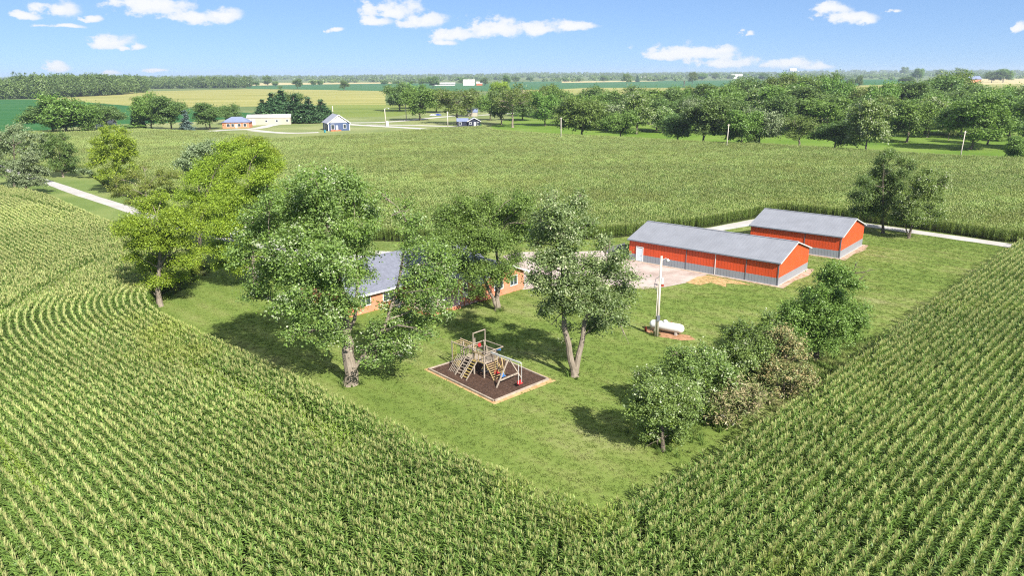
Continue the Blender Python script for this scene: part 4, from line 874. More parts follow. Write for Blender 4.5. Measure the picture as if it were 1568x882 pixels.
# small dark house
p = G(700.5, 193.5); dh = empty('dark_house', (p.x, p.y, 0), R(5)); tag(dh, 'small near black house with white trim under the trees by the far road', 'house')
b = MB(); b.box(0, 0, 0, 6, 7, 2.9); b.box(6.003, -1.2, 0, 13, 7, 2.9); b.v += [(6.003, -1.2, 2.9), (13, -1.2, 2.9), (9.5, -1.2, 4.7), (6.003, -1, 2.9), (13, -1, 2.9), (9.5, -1, 4.7)]; n = 16; b.f += [(n, n + 1, n + 2), (n + 3, n + 5, n + 4), (n, n + 3, n + 4, n + 1), (n + 1, n + 4, n + 5, n + 2), (n + 2, n + 5, n + 3, n)]; b.build('wall', M['dark'], dh)
gable_house(dh, 0, 6, 0, 7, 3.0, 1.5, M['blueroof'], .4, .2); r2_ = gable_house(dh, 6, 13, -1.2, 7, 3.0, 1.8, M['blueroof'], .4, .2, 'y')
b = MB(); b.bar((5.55, -1.66, 2.75), (9.5, -1.66, 4.85), .12, .3); b.bar((9.5, -1.66, 4.85), (13.45, -1.66, 2.75), .12, .3); b.build('rake_trim', M['white'], r2_)
opening(dh, 1.6, 0, 1.0, 2.3, 1.2, 'y-'); opening(dh, 7.4, -1.2, 1.3, 2.3, 1.0, 'y-'); opening(dh, 11.6, -1.2, .9, 2.4, .9, 'y-')
b = MB(); b.box(9.3, -1.28, .1, 10.4, -1.2, 2.4); b.build('door', M['white'], dh)
def barnlet(name, px, py, wpx, hpx, label, wall, roof, deep=.5, cat='barn', group=None):
    """small far building: width and height from how big it stands in the view"""
    p = G(px, py); k = depth_of(p) / F_PX; w_ = wpx * k; h = hpx * k
    r_ = empty(name, (p.x - w_ / 2, p.y, 0), 0); tag(r_, label, cat, group)
    b = MB(); b.box(0, 0, 0, w_, w_ * deep, h * .55); b.build('wall', wall, r_); gable_house(r_, 0, w_, 0, w_ * deep, h * .56, h * .44, roof, w_ * .03, h * .05); return r_
barnlet('farm_shed', 679, 130.5, 34, 4.5, 'long low white farm shed left of the blue roofed barn far off beyond the soybeans', M['gablewhite'], M['creamroof'], .4)
barnlet('farm_barn', 718, 130.5, 17, 9, 'far white barn with blue roof patch beyond the soybean field', M['white'], M['creamroof'], .7)
barnlet('farm_barn', 734, 130.5, 9, 6, 'small red and white barn at the right end of the far white farm', M['redwood'], M['creamroof'], .7)
barnlet('farm_barn', 1129, 120.5, 17, 7, 'white roofed barn far off above the soybean field, over the pole by the long barn', M['white'], M['creamroof'], .5)
barnlet('farm_barn', 1119, 120.2, 10, 4.5, 'red sided shed joined to the left of the far white roofed barn', M['redwood'], M['creamroof'], .5)
barnlet('farm_house', 882, 121, 7, 5, 'tiny white farmhouse on the horizon above the middle of the tree line', M['white'], M['creamroof'], .7, 'house')
barnlet('farm_house', 377, 124, 10, 4, 'white farmhouse far off beside the left end of the hazy wood', M['white'], M['creamroof'], .5, 'house')
barnlet('farm_barn', 1230, 113.5, 22, 5, 'long pale farm buildings on the horizon right of the far white barn', M['gablewhite'], M['creamroof'], .5)
barnlet('farm_barn', 1215, 113.2, 10, 9, 'tall pale elevator shed on the horizon among the far farm buildings', M['gablewhite'], M['creamroof'], .8)
barnlet('brick_farmhouse', 1490, 125.5, 24, 9, 'pinkish brick farmhouse in front of the right hand wood', M['ranchbrick'], M['blueroof'], .5, 'house')
barnlet('farm_house', 990, 121, 18, 4, 'low orange brown farm building on the horizon over the tree line', M['ranchbrick'], M['creamroof'], .4, 'house')
p = G(1302, 152); mb = empty('metal_shed', (p.x - 6, p.y, 0), R(35)); tag(mb, 'pale grey metal roofed shed showing between the crowns of the tree line', 'shed')
b = MB(); b.box(0, 0, 0, 16, 9, 4.2); b.build('wall', M['gablewhite'], mb); gable_house(mb, 0, 16, 0, 9, 4.3, 2.2, M['slate'], .4, .15)
barnlet('farm_house', 722, 178, 18, 12, 'pale brown house partly hidden behind the trees above the small dark house', M['cream'], M['blueroof'], .6, 'house')
barnlet('white_house', 160, 196, 26, 14, 'white house hidden among the dark trees on the left of the far field', M['white'], M['creamroof'], .5, 'house')

def car(px, py, rz, label, col, name='parked_car'):
    p = G(px, py) if py is not None else Vector(px); r_ = empty(name, (p.x, p.y, 0.03), rz); tag(r_, label, 'car', 'parked cars')
    m_ = plain('car_paint', col, .25, .6, .03)
    prof = [(-2.25, .35), (-2.3, .75), (-2.15, .95), (-1.55, 1.02), (-1.1, 1.48), (.45, 1.5), (1.15, 1.02), (2.05, .88), (2.25, .68), (2.25, .35)]
    b = MB(); n = len(prof); ins = lambda z: .88 if z < 1.2 else .68
    b.v = [(x, -ins(z), z) for x, z in prof] + [(x, ins(z), z) for x, z in prof]; b.f = [tuple(range(n)), tuple(range(2 * n - 1, n - 1, -1))] + [(i, i + n, (i + 1) % n + n, (i + 1) % n) for i in range(n)]
    bo = b.build('body', m_, r_, False, .04)
    g = MB(); g.slab([(-1.02, -.7, 1.45), (-1.5, -.8, 1.08), (-1.5, .8, 1.08), (-1.02, .7, 1.45)], -.02); g.build('rear_window', M['glass'], r_)
    g = MB(); g.slab([(.5, -.68, 1.48), (1.12, -.8, 1.07), (1.12, .8, 1.07), (.5, .68, 1.48)], -.03); g.build('windscreen', M['glass'], r_)
    for s in (-1, 1):
        g = MB(); g.v = [(-1.25, s * .845, 1.1), (-.98, s * .74, 1.42), (.4, s * .74, 1.42), (.85, s * .845, 1.1)]; g.v += [(x, y + s * .02, z) for x, y, z in g.v]; g.f = [(0, 1, 2, 3), (7, 6, 5, 4), (0, 4, 5, 1), (1, 5, 6, 2), (2, 6, 7, 3), (3, 7, 4, 0)]; g.build('side_window', M['glass'], r_)
        for x in (-1.4, 1.4):
            q = MB(); q.tube([(x, s * .72, .33), (x, s * .92, .33)], [.33, .33], 16); wo_ = q.build('wheel', M['rubber'], r_); q = MB(); q.tube([(x, s * .9, .33), (x, s * .93, .33)], [.19, .18], 10); q.build('rim', M['galv'], wo_)
        q = MB(); q.box(2.2, s * .6 - .18, .66, 2.27, s * .6 + .18, .8); q.build('headlight', M['white'], r_)
    return r_
car((-62.5, 135.0, 0), None, R(140), 'white car on the gravel driveway, glimpsed through the locust leaves', (.75, .75, .74))
car((-50.5, 128.5, 0), None, R(150), 'pale grey car parked on the driveway behind the locust trunks', (.5, .53, .58))
car(671, 177, R(5), 'blue car parked beside the far road under the round trees', (.03, .07, .42))
car(663, 177.4, R(5), 'white car parked left of the blue car beside the far road', (.75, .75, .74))
def trash_bin(px, py, label, col):
    p = G(px, py); r_ = empty('trash_bin', (p.x, p.y, 0)); tag(r_, label, 'bin'); m_ = plain('bin_plastic', col, .5, .3)
    b = MB(); b.tube([(0, 0, .1), (0, 0, 1.3)], [.4, .52], 4); b.build('bin_body', m_, r_); b = MB(); b.tube([(0, 0, 1.31), (0, 0, 1.42)], [.56, .5], 4); b.build('lid', m_, r_)
trash_bin(497.5, 203, 'teal wheeled bin at the near corner of the blue house', (.03, .22, .27))
trash_bin(736, 194, 'green wheeled bin right of the small dark house', (.02, .2, .08))
# yellow toy tent and white objects beyond the road
p = G(524.5, 186.5); b = MB(); b.v = [(-2.2, -1.4, 0), (2.2, -1.4, 0), (2.2, 1.4, 0), (-2.2, 1.4, 0), (-.7, 0, 2.2), (.7, 0, 2.2)]; b.f = [(0, 1, 5, 4), (1, 2, 5), (2, 3, 4, 5), (3, 0, 4), (3, 2, 1, 0)]; o = b.build('play_tent', M['rope'], None, True); o.location = (p.x, p.y, 0); tag(o, 'small yellow play tent on the grass right behind the blue house', 'tent')
p = G(593.5, 193); b = MB(); b.box(-.6, -.5, 0, .6, .5, 2.6); b.v += [(-.7, -.6, 2.6), (.7, -.6, 2.6), (.7, .6, 2.6), (-.7, .6, 2.6), (0, 0, 3.1)]; n = 8; b.f += [(n, n + 1, n + 4), (n + 1, n + 2, n + 4), (n + 2, n + 3, n + 4), (n + 3, n, n + 4)]; o = b.build('utility_cabinet', M['white']); o.location = (p.x, p.y, 0); tag(o, 'white utility cabinet at the foot of the curved roadside lamp', 'cabinet')

# ------------------------------------------------------------------ trees
M['bark'] = barkmat('pale_bark', (.13, .105, .08), (.29, .245, .195)); M['bark_dark'] = barkmat('dark_bark', (.085, .07, .055), (.17, .14, .11)); M['deadwood'] = barkmat('dead_wood', (.36, .32, .28), (.55, .5, .44))
M['leaf_maple'] = leafmat('silver_maple_leaves', [(0, (0.090, 0.161, 0.024)), (.45, (0.174, 0.274, 0.037)), (.8, (0.303, 0.433, 0.075)), (.86, (0.608, 0.713, 0.351)), (1, (0.720, 0.720, 0.577))], (.20, .27, .13), .4, .40)
M['leaf_maple2'] = leafmat('grey_green_leaves', [(0, (0.078, 0.136, 0.022)), (.45, (0.149, 0.230, 0.041)), (.8, (0.252, 0.353, 0.081)), (.85, (0.529, 0.624, 0.292)), (1, (0.720, 0.720, 0.452))], (.24, .29, .17), .45, .38)
M['leaf_locust'] = leafmat('locust_leaves', [(0, (0.139, 0.208, 0.018)), (.45, (0.276, 0.366, 0.029)), (.85, (0.439, 0.541, 0.049)), (1, (0.585, 0.653, 0.090))], (.18, .25, .05), .3, .42)
M['leaf_yellow'] = leafmat('thin_yellow_leaves', [(0, (0.115, 0.155, 0.020)), (.45, (0.207, 0.247, 0.039)), (.85, (0.322, 0.345, 0.077)), (1, (0.437, 0.414, 0.132))], (.22, .26, .08), .3, .42)
M['leaf_dark'] = leafmat('dark_leaves', [(0, (0.071, 0.135, 0.031)), (.5, (0.135, 0.223, 0.048)), (.9, (0.223, 0.335, 0.078)), (1, (0.344, 0.463, 0.206))], (.13, .19, .08), .35, .36)
M['leaf_mid'] = leafmat('mid_green_leaves', [(0, (0.087, 0.172, 0.025)), (.5, (0.167, 0.299, 0.043)), (.9, (0.279, 0.452, 0.078)), (1, (0.419, 0.613, 0.201))], (.16, .22, .09), .35, .38)
M['leaf_olive'] = leafmat('olive_leaves', [(0, (0.086, 0.133, 0.022)), (.5, (0.154, 0.221, 0.036)), (.9, (0.245, 0.322, 0.067)), (1, (0.342, 0.418, 0.167))], (.18, .22, .09), .35, .38)
M['leaf_silver'] = leafmat('silvery_leaves', [(0, (0.097, 0.145, 0.048)), (.45, (0.182, 0.242, 0.097)), (.8, (0.303, 0.375, 0.182)), (1, (0.581, 0.629, 0.460))], (.26, .31, .19), .45, .34)
M['needle'] = leafmat('pine_needles', [(0, (0.027, 0.072, 0.027)), (.5, (0.054, 0.123, 0.042)), (1, (0.105, 0.188, 0.068))], (.06, .1, .05), .2, .1)
M['needle_blue'] = leafmat('spruce_needles', [(0, (.06, .10, .085)), (.5, (.10, .155, .13)), (1, (.18, .24, .2))], (.12, .16, .14), .2, .1)
M['leaf_brown'] = leafmat('dying_leaves', [(0, (0.074, 0.132, 0.027)), (.36, (0.147, 0.197, 0.045)), (.48, (0.230, 0.197, 0.072)), (.8, (0.350, 0.244, 0.117)), (1, (0.230, 0.282, 0.090))], (.3, .25, .15), .3, .2)
M['stems_tan'] = leafmat('tan_stems', [(0, (0.082, 0.143, 0.027)), (.42, (0.156, 0.202, 0.047)), (.5, (0.246, 0.218, 0.094)), (.7, (0.328, 0.269, 0.140)), (1, (0.410, 0.353, 0.211))], (.3, .24, .16), .2, .1)

def crown_mesh(lobes, n_leaf, size, seed, clump_r=.55, per=46, shell=.5, droop=0.0, pale=.0, upness=.7, squash=.85, elong=1.7):
    """leaf faces in clumps through the volume of the lobes; returns mesh and clump centres per lobe"""
    rg = np.random.default_rng(seed); L = np.array([l[:4] for l in lobes], float)
    n_leaf = int(n_leaf * .82); wts = L[:, 3] ** 2.25; nc = np.maximum(3, (wts / wts.sum() * n_leaf / per).astype(int)); cs = []; outs = []; lob = []; rr = []
    for i, l in enumerate(L):
        d = rg.normal(size=(nc[i], 3)); d /= np.linalg.norm(d, axis=1)[:, None]; d[:, 2] = np.where(d[:, 2] < -.55, -d[:, 2], d[:, 2])
        r_ = l[3] * (shell + (1 - shell) * rg.random(nc[i]) ** .7) * rg.uniform(.85, 1.12, nc[i])
        c = l[:3] + d * r_[:, None] * (1, 1, squash); cs.append(c); outs.append(d); lob.append(np.full(nc[i], i)); rr.append(np.full(nc[i], l[3]))
    cs = np.vstack(cs); outs = np.vstack(outs); lob = np.concatenate(lob); n = len(cs)
    cr = clump_r * rg.uniform(.6, 1.35, n); ct = rg.normal(0, .13, n)
    pc = rg.random(n) < pale
    k = rg.poisson(per, n); idx = np.repeat(np.arange(n), k); N = len(idx)
    off = rg.normal(size=(N, 3)) * (cr[idx] * .5)[:, None]; ax = outs[idx] + rg.normal(0, .25, (N, 3)); along = rg.uniform(-.7, .9, N) * cr[idx]
    pos = cs[idx] + off * (1, 1, .75) + ax * along[:, None]; pos[:, 2] -= droop * rg.random(N) * cr[idx]
    ok = pos[:, 2] > .25; pos = pos[ok]; idx = idx[ok]; N = len(idx)
    nr_ = rg.normal(size=(N, 3)) * .75 + outs[idx] * .45 + np.array([0, 0, upness]); nr_ /= np.linalg.norm(nr_, axis=1)[:, None]
    a_ = outs[idx] * .6 + rg.normal(size=(N, 3)) * .9 + np.array([0, 0, .25 - droop]); a_ -= nr_ * (a_ * nr_).sum(1)[:, None]; a_ /= np.linalg.norm(a_, axis=1)[:, None] + 1e-9
    b_ = np.cross(nr_, a_); s_ = size * rg.uniform(.65, 1.35, N); la = (s_ * elong / 2)[:, None]; lb = (s_ / 2)[:, None]
    Vt = np.stack([pos - a_ * la, pos + b_ * lb - a_ * la * .1, pos + a_ * la, pos - b_ * lb - a_ * la * .1], 1).reshape(-1, 3)
    Fc = np.arange(N * 4).reshape(-1, 4)
    base = .42 + ct[idx] + rg.normal(0, .16, N)
    tint = np.clip(base, 0, .80)
    # shoots whose leaves are turned over by the wind show pale
    tp = pc[idx] & (rg.random(N) < .55); tint[tp] = rg.uniform(.86, 1, tp.sum())
    return np_mesh('crown', Vt, Fc, tint), cs, lob
def wood_mesh(trunks, lobes, cs, lob, seed, twig=.035, nsub=9, limb=.5, dead=None):
    rnd = random.Random(seed); b = MB(); nodes = []
    for pts, r0, r1 in trunks:
        pts = [Vector(p) for p in pts]; n = len(pts); rad = [r0 + (r1 - r0) * i / (n - 1) for i in range(n)]
        pts2 = []; rad2 = []
        for i in range(n - 1):
            for k in range(3): pts2.append(pts[i].lerp(pts[i + 1], k / 3) + Vector((rnd.uniform(-.3, .3), rnd.uniform(-.3, .3), 0)) * rad[i] * (0 if i + k == 0 else 1)); rad2.append(rad[i] + (rad[i + 1] - rad[i]) * k / 3)
        pts2.append(pts[-1]); rad2.append(rad[-1])
        if pts2[0].z <= .05: rad2[0] *= 1.45; pts2.insert(1, pts2[0].lerp(pts2[1], .3)); rad2.insert(1, r0 * 1.08)
        b.tube(pts2, rad2, 9); nodes += [(p, q) for p, q in zip(pts2, rad2)]
    for i, l in enumerate(lobes):
        c = Vector(l[:3]); cand = [(p, q) for p, q in nodes if p.z < c.z - .1 * l[3] and p.z > .25 * min(c.z, 6)] or nodes[-2:]
        p, q = min(cand, key=lambda t_: (t_[0] - c).length + .35 * abs(t_[0].z - c.z * .6)); L = (c - p).length
        mid = p.lerp(c, .5) + Vector((rnd.uniform(-.1, .1), rnd.uniform(-.1, .1), rnd.uniform(.0, .18))) * L; r_ = min(q * .62, .03 + .028 * L * limb * 1.4)
        pts = [p, p.lerp(mid, .6), mid, mid.lerp(c, .6) + Vector((0, 0, .03 * L)), c]
        b.tube(pts, [r_, r_ * .85, r_ * .7, r_ * .5, r_ * .3], 6, False)
        own = [Vector(x) for x in cs[lob == i]]; rnd.shuffle(own)
        for t_ in own[:nsub]:
            k = rnd.uniform(.35, 1); s_ = pts[2].lerp(pts[4], k); m_ = s_.lerp(t_, .5) + Vector((rnd.uniform(-.2, .2), rnd.uniform(-.2, .2), rnd.uniform(0, .25))) * .3
            b.tube([s_, m_, t_], [max(twig, r_ * .35), twig * 1.1, twig * .5], 4, False)
    if dead:
        for (p, q, nn_) in dead:
            p = Vector(p); q = Vector(q); b.tube([p, p.lerp(q, .5) + Vector((0, 0, .12)), q], [.06, .045, .02], 5, False)
            for _ in range(nn_):
                s_ = p.lerp(q, rnd.uniform(.3, .95)); e_ = s_ + (q - p).normalized() * rnd.uniform(.3, .9) + Vector((rnd.uniform(-.6, .6), rnd.uniform(-.6, .6), rnd.uniform(-.5, .5))); b.tube([s_, s_.lerp(e_, .5) + Vector((0, 0, .06)), e_], [.03, .02, .01], 4, False)
    return b
def tree(name, label, base, lobes, trunks, leaf, bark, n_leaf, size, seed, group=None, cat='tree', **kw):
    dead = kw.pop('dead', None); nsub = kw.pop('nsub', 9); twig = kw.pop('twig', .035)
    root = empty(name, base); tag(root, label, cat, group)
    me, cs, lob = crown_mesh(lobes, n_leaf, size, seed, **kw)
    if trunks: wood_mesh(trunks, lobes, cs, lob, seed, twig, nsub, dead=dead).build('trunk', M[bark], root)
    link_mesh('crown', me, M[leaf], root)
    return root
def lobes_px(base, L, seed, spread=.55):
    """crown masses surveyed against the photograph: (x, y, radius) in photo pixels plus a distance offset in metres"""
    rnd = random.Random(seed); out = []; xs = [l[0] for l in L]; half = (max(xs) - min(xs)) / 2 * depth_of(base) / F_PX
    for l in L:
        dy = l[3] if len(l) > 3 else rnd.uniform(-1, 1) * half * spread
        p = P3(l[0], l[1], base.y + dy); r_ = l[2] * depth_of(p) / F_PX
        out.append((p.x - base.x, p.y - base.y, p.z, r_ * .95))
    return out
def near_tree(name, label, bpx, L, trunks_px, leaf, bark, n_leaf, size, seed, spread=.55, **kw):
    """trunks_px: list of ([(px, py, dy)...], r0, r1)"""
    base = G(*bpx); lob = lobes_px(base, L, seed, spread); tr = []
    for pts, r0, r1 in trunks_px:
        q = []
        for (x, y, dy) in pts:
            if (x, y) == tuple(bpx): q.append((0, 0, -.1))
            else: p = P3(x, y, base.y + dy); q.append((p.x - base.x, p.y - base.y, p.z))
        tr.append((q, r0, r1))
    if 'dead' in kw:
        dd = []
        for (x0, y0, x1, y1, n) in kw['dead']:
            p = P3(x0, y0, base.y); q = P3(x1, y1, base.y - .5); dd.append((p - Vector((base.x, base.y, 0)), q - Vector((base.x, base.y, 0)), n))
        kw['dead'] = dd
    return tree(name, label, base, lob, tr, leaf, bark, n_leaf, size, seed, **kw)

NEAR = 'trees standing round the farmstead lawn'
near_tree('maple_tree', 'huge broad maple with thick pale trunk on the lawn left of the playground', (537, 588),
    [(480, 300, 40), (525, 290, 34, 2), (438, 330, 42), (552, 325, 32), (398, 360, 32), (445, 385, 44, -3), (500, 350, 50, 0), (545, 385, 30, 2), (372, 395, 24), (418, 425, 36), (470, 430, 44, -3.5), (520, 430, 42, -2), (415, 315, 22), (385, 340, 18), (395, 450, 22), (450, 290, 20, 1), (585, 300, 12, 2), (500, 400, 36, -5), (555, 425, 20), (565, 355, 18, 0), (440, 470, 28), (490, 480, 36, -3), (536, 470, 24), (455, 510, 20), (510, 520, 24, -2), (540, 290, 20), (500, 268, 16), (470, 275, 16), (570, 330, 10),
     (630, 345, 21, 1), (638, 385, 24, 0), (668, 392, 22, 2), (640, 425, 26, 0), (672, 425, 22, 1), (628, 450, 20, 0), (690, 445, 18, 1), (690, 405, 16, 1), (675, 475, 18, 0), (604, 498, 16, 0), (618, 545, 14, 0), (645, 505, 16), (612, 462, 18, 1), (648, 465, 24, -1), (622, 492, 24), (660, 490, 16), (605, 330, 10, 1), (585, 520, 20, 0), (575, 500, 14, 1), (600, 540, 14, 0), (622, 525, 19, 1), (562, 535, 12, 0), (596, 470, 12, 1), (672, 445, 12), (655, 512, 14), (580, 550, 14, 0), (675, 420, 14), (625, 318, 12), (560, 560, 10)],
    [([(537, 588, 0), (534, 540, 0), (530, 500, 0), (520, 440, 0), (505, 370, 0), (495, 310, 0)], .66, .12), ([(532, 510, 0), (542, 490, .6), (548, 440, 1), (545, 370, 2)], .22, .08), ([(540, 570, 0), (556, 545, 0), (585, 510, 0), (607, 450, .5), (618, 390, .7), (625, 345, 1)], .26, .06), ([(520, 450, 0), (460, 420, -1), (415, 390, -2)], .24, .07)],
    'leaf_maple', 'bark', 124800, 0.129, 11, pale=.10, group=NEAR, nsub=7, clump_r=.62, dead=[(515, 330, 500, 300, 5), (430, 400, 410, 385, 5), (600, 330, 625, 322, 4), (470, 420, 480, 455, 4)])
near_tree('maple_tree', 'tall green maple beside the brick house, its trunk forked near the ground', (762, 475),
    [(690, 345, 30), (735, 335, 32), (775, 335, 28), (800, 318, 20), (675, 375, 22), (715, 375, 32, -1), (755, 375, 32, -2), (795, 360, 22), (700, 410, 24, 1), (735, 420, 26, -2), (770, 420, 22), (730, 450, 14, -1), (790, 400, 16), (680, 330, 16), (710, 315, 16), (795, 300, 10), (745, 310, 14), (668, 400, 12, 2), (810, 340, 12)],
    [([(762, 475, 0), (762, 450, 0), (766, 420, 0), (760, 380, 0), (750, 340, 0)], .38, .08), ([(760, 470, 0), (752, 450, -.3), (738, 420, -.6), (725, 390, -.6), (710, 360, -.5)], .26, .07)],
    'leaf_mid', 'bark', 83200, 0.125, 12, pale=.07, group=NEAR, clump_r=.6)
near_tree('poplar_tree', 'twin trunked poplar with whitish leaves between the playground and the propane tank', (880, 576),
    [(850, 330, 26), (882, 318, 18), (835, 360, 24), (870, 360, 30, -1), (905, 345, 12), (830, 400, 20), (862, 400, 28), (905, 408, 20, -1), (835, 440, 22, -1), (870, 440, 26), (900, 440, 26), (935, 420, 26), (945, 395, 16), (955, 450, 18), (925, 375, 14, 1), (818, 430, 14), (968, 425, 11), (820, 375, 12), (905, 505, 14), (835, 475, 13), (925, 465, 24, -1), (885, 475, 22), (850, 468, 18), (945, 490, 16), (915, 495, 18), (960, 470, 8), (865, 505, 10), (890, 300, 8), (868, 525, 6), (822, 335, 12), (845, 305, 12)],
    [([(880, 576, 0), (873, 540, 0), (864, 500, -.2), (862, 450, -.2), (860, 400, 0), (855, 340, 0)], .36, .08), ([(881, 572, 0), (889, 530, .3), (896, 490, .5), (912, 460, .5), (930, 425, .8)], .32, .07)],
    'leaf_maple2', 'bark', 64000, 0.125, 13, pale=.15, group=NEAR, clump_r=.55, dead=[(945, 490, 958, 515, 5), (860, 480, 845, 498, 4), (935, 440, 985, 425, 5), (930, 400, 935, 370, 4)])
near_tree('maple_tree', 'small leafy tree at the near end of the hedge, bottom right of the lawn', (1015, 691),
    [(995, 600, 20), (1025, 600, 24), (985, 580, 14), (1050, 605, 18), (975, 625, 16), (1010, 635, 26, -1), (1045, 640, 20), (995, 660, 16), (1035, 665, 16), (1062, 625, 10), (1000, 572, 8)],
    [([(1015, 691, 0), (1014, 660, 0), (1012, 620, 0)], .19, .07)], 'leaf_maple', 'bark_dark', 27200, 0.109, 14, pale=.09, group=NEAR, clump_r=.42, dead=[(1014, 670, 1005, 678, 2)])
near_tree('young_tree', 'white flecked young tree behind the small leafy tree at the near end of the hedge', (1062, 650),
    [(1035, 560, 20), (1062, 575, 26), (1035, 590, 18), (1090, 560, 20), (1085, 590, 22), (1060, 610, 22, -1), (1095, 600, 20, -1), (1080, 625, 16, -1), (1110, 575, 18), (1028, 542, 9), (1080, 540, 12), (1050, 545, 14), (1100, 545, 10)],
    [([(1062, 650, 0), (1062, 600, 0), (1065, 565, 0)], .16, .06)], 'leaf_maple', 'bark_dark', 27200, 0.109, 15, pale=.12, group=NEAR, clump_r=.42)
near_tree('young_tree', 'white topped tree in the middle of the hedge beside the brown dying shrub', (1135, 610),
    [(1125, 520, 20), (1150, 525, 18), (1110, 540, 16), (1140, 550, 22, -1), (1165, 545, 14), (1120, 570, 18), (1150, 580, 18), (1170, 530, 16), (1160, 560, 18), (1180, 490, 12), (1100, 560, 18), (1135, 502, 11), (1155, 505, 10), (1175, 510, 9)],
    [([(1135, 610, 0), (1135, 570, 0), (1138, 530, 0)], .16, .06)], 'leaf_maple', 'bark_dark', 25600, 0.109, 16, pale=.15, group=NEAR, clump_r=.42)
near_tree('shrub', 'large rusty brown dying shrub in the hedge against the right cornfield', (1200, 612),
    [(1160, 575, 22), (1165, 545, 18), (1200, 515, 20), (1215, 530, 18), (1195, 530, 24), (1175, 550, 20), (1215, 550, 26), (1190, 575, 26), (1225, 575, 22), (1180, 600, 20), (1215, 597, 20), (1240, 580, 14), (1185, 515, 12), (1205, 515, 10)],
    [([(1200, 612, 0), (1200, 580, 0), (1205, 550, 0)], .09, .04), ([(1195, 610, 0), (1185, 570, 0)], .07, .03), ([(1205, 610, 0), (1222, 575, 0)], .07, .03)], 'leaf_brown', 'bark_dark', 20800, 0.101, 17, group=NEAR, cat='shrub', clump_r=.4, twig=.02, nsub=14)
near_tree('shrub', 'pale tan bare stemmed shrub low in the hedge, left of the rusty brown one', (1118, 655),
    [(1160, 605, 14), (1120, 635, 14), (1095, 610, 20), (1120, 605, 22), (1145, 610, 20), (1105, 632, 20), (1135, 630, 18), (1085, 630, 12), (1150, 628, 12), (1120, 585, 14)],
    [([(1118, 655, 0), (1110, 620, 0)], .06, .03), ([(1122, 652, 0), (1138, 615, 0)], .06, .03), ([(1114, 652, 0), (1092, 620, 0)], .06, .03)], 'stems_tan', 'deadwood', 9000, .07, 18, group=NEAR, cat='shrub', clump_r=.5, elong=5.5, twig=.022, nsub=22, per=30)
near_tree('tree', 'dense green tree at the far hedge end, below the gable of the long barn', (1250, 555),
    [(1262, 465, 24), (1240, 455, 16), (1285, 465, 22), (1300, 500, 20), (1245, 470, 22), (1275, 455, 20), (1215, 480, 20), (1235, 500, 26, -1), (1275, 490, 26), (1305, 480, 18), (1195, 515, 16), (1180, 500, 12), (1210, 505, 18), (1260, 525, 24, -1), (1225, 530, 18), (1295, 515, 18), (1320, 495, 12), (1265, 430, 18), (1290, 425, 16), (1255, 445, 12), (1305, 440, 14), (1275, 412, 12), (1195, 490, 12), (1325, 470, 8), (1240, 545, 14)],
    [([(1250, 555, 0), (1252, 520, 0), (1262, 480, 0), (1272, 440, 0)], .26, .06)], 'leaf_mid', 'bark_dark', 67200, 0.117, 19, pale=.06, group=NEAR, clump_r=.5, dead=[(1300, 430, 1312, 402, 6), (1290, 425, 1330, 415, 5), (1300, 440, 1322, 425, 5)])
# trees right of the second barn
near_tree('tree', 'dark leafy tree directly right of the further barn, left of its silver topped neighbour', (1352, 357),
    [(1345, 300, 22), (1325, 305, 16), (1365, 290, 20), (1350, 270, 18), (1325, 280, 14), (1340, 325, 18), (1370, 315, 16), (1385, 270, 12), (1350, 250, 10), (1355, 236, 8), (1368, 238, 9), (1315, 325, 12), (1395, 255, 9), (1378, 250, 8), (1310, 300, 8)],
    [([(1352, 357, 0), (1352, 320, 0), (1352, 270, 0)], .26, .07)], 'leaf_dark', 'bark_dark', 41600, 0.156, 20, pale=.10, group=NEAR, clump_r=.7)
near_tree('tree', 'silver topped small tree with short trunk on the grass beside the lane', (1391, 365),
    [(1415, 280, 16), (1440, 285, 12), (1425, 300, 18), (1395, 315, 18), (1400, 335, 16), (1375, 335, 14), (1425, 325, 14), (1420, 265, 8), (1447, 272, 6), (1382, 300, 9), (1440, 330, 9), (1405, 295, 12)],
    [([(1391, 365, 0), (1398, 340, 0), (1412, 300, 0)], .24, .07), ([(1391, 364, 0), (1386, 345, 0), (1380, 325, 0)], .14, .05)], 'leaf_maple', 'bark_dark', 30400, 0.156, 21, pale=.16, group=NEAR, clump_r=.65)
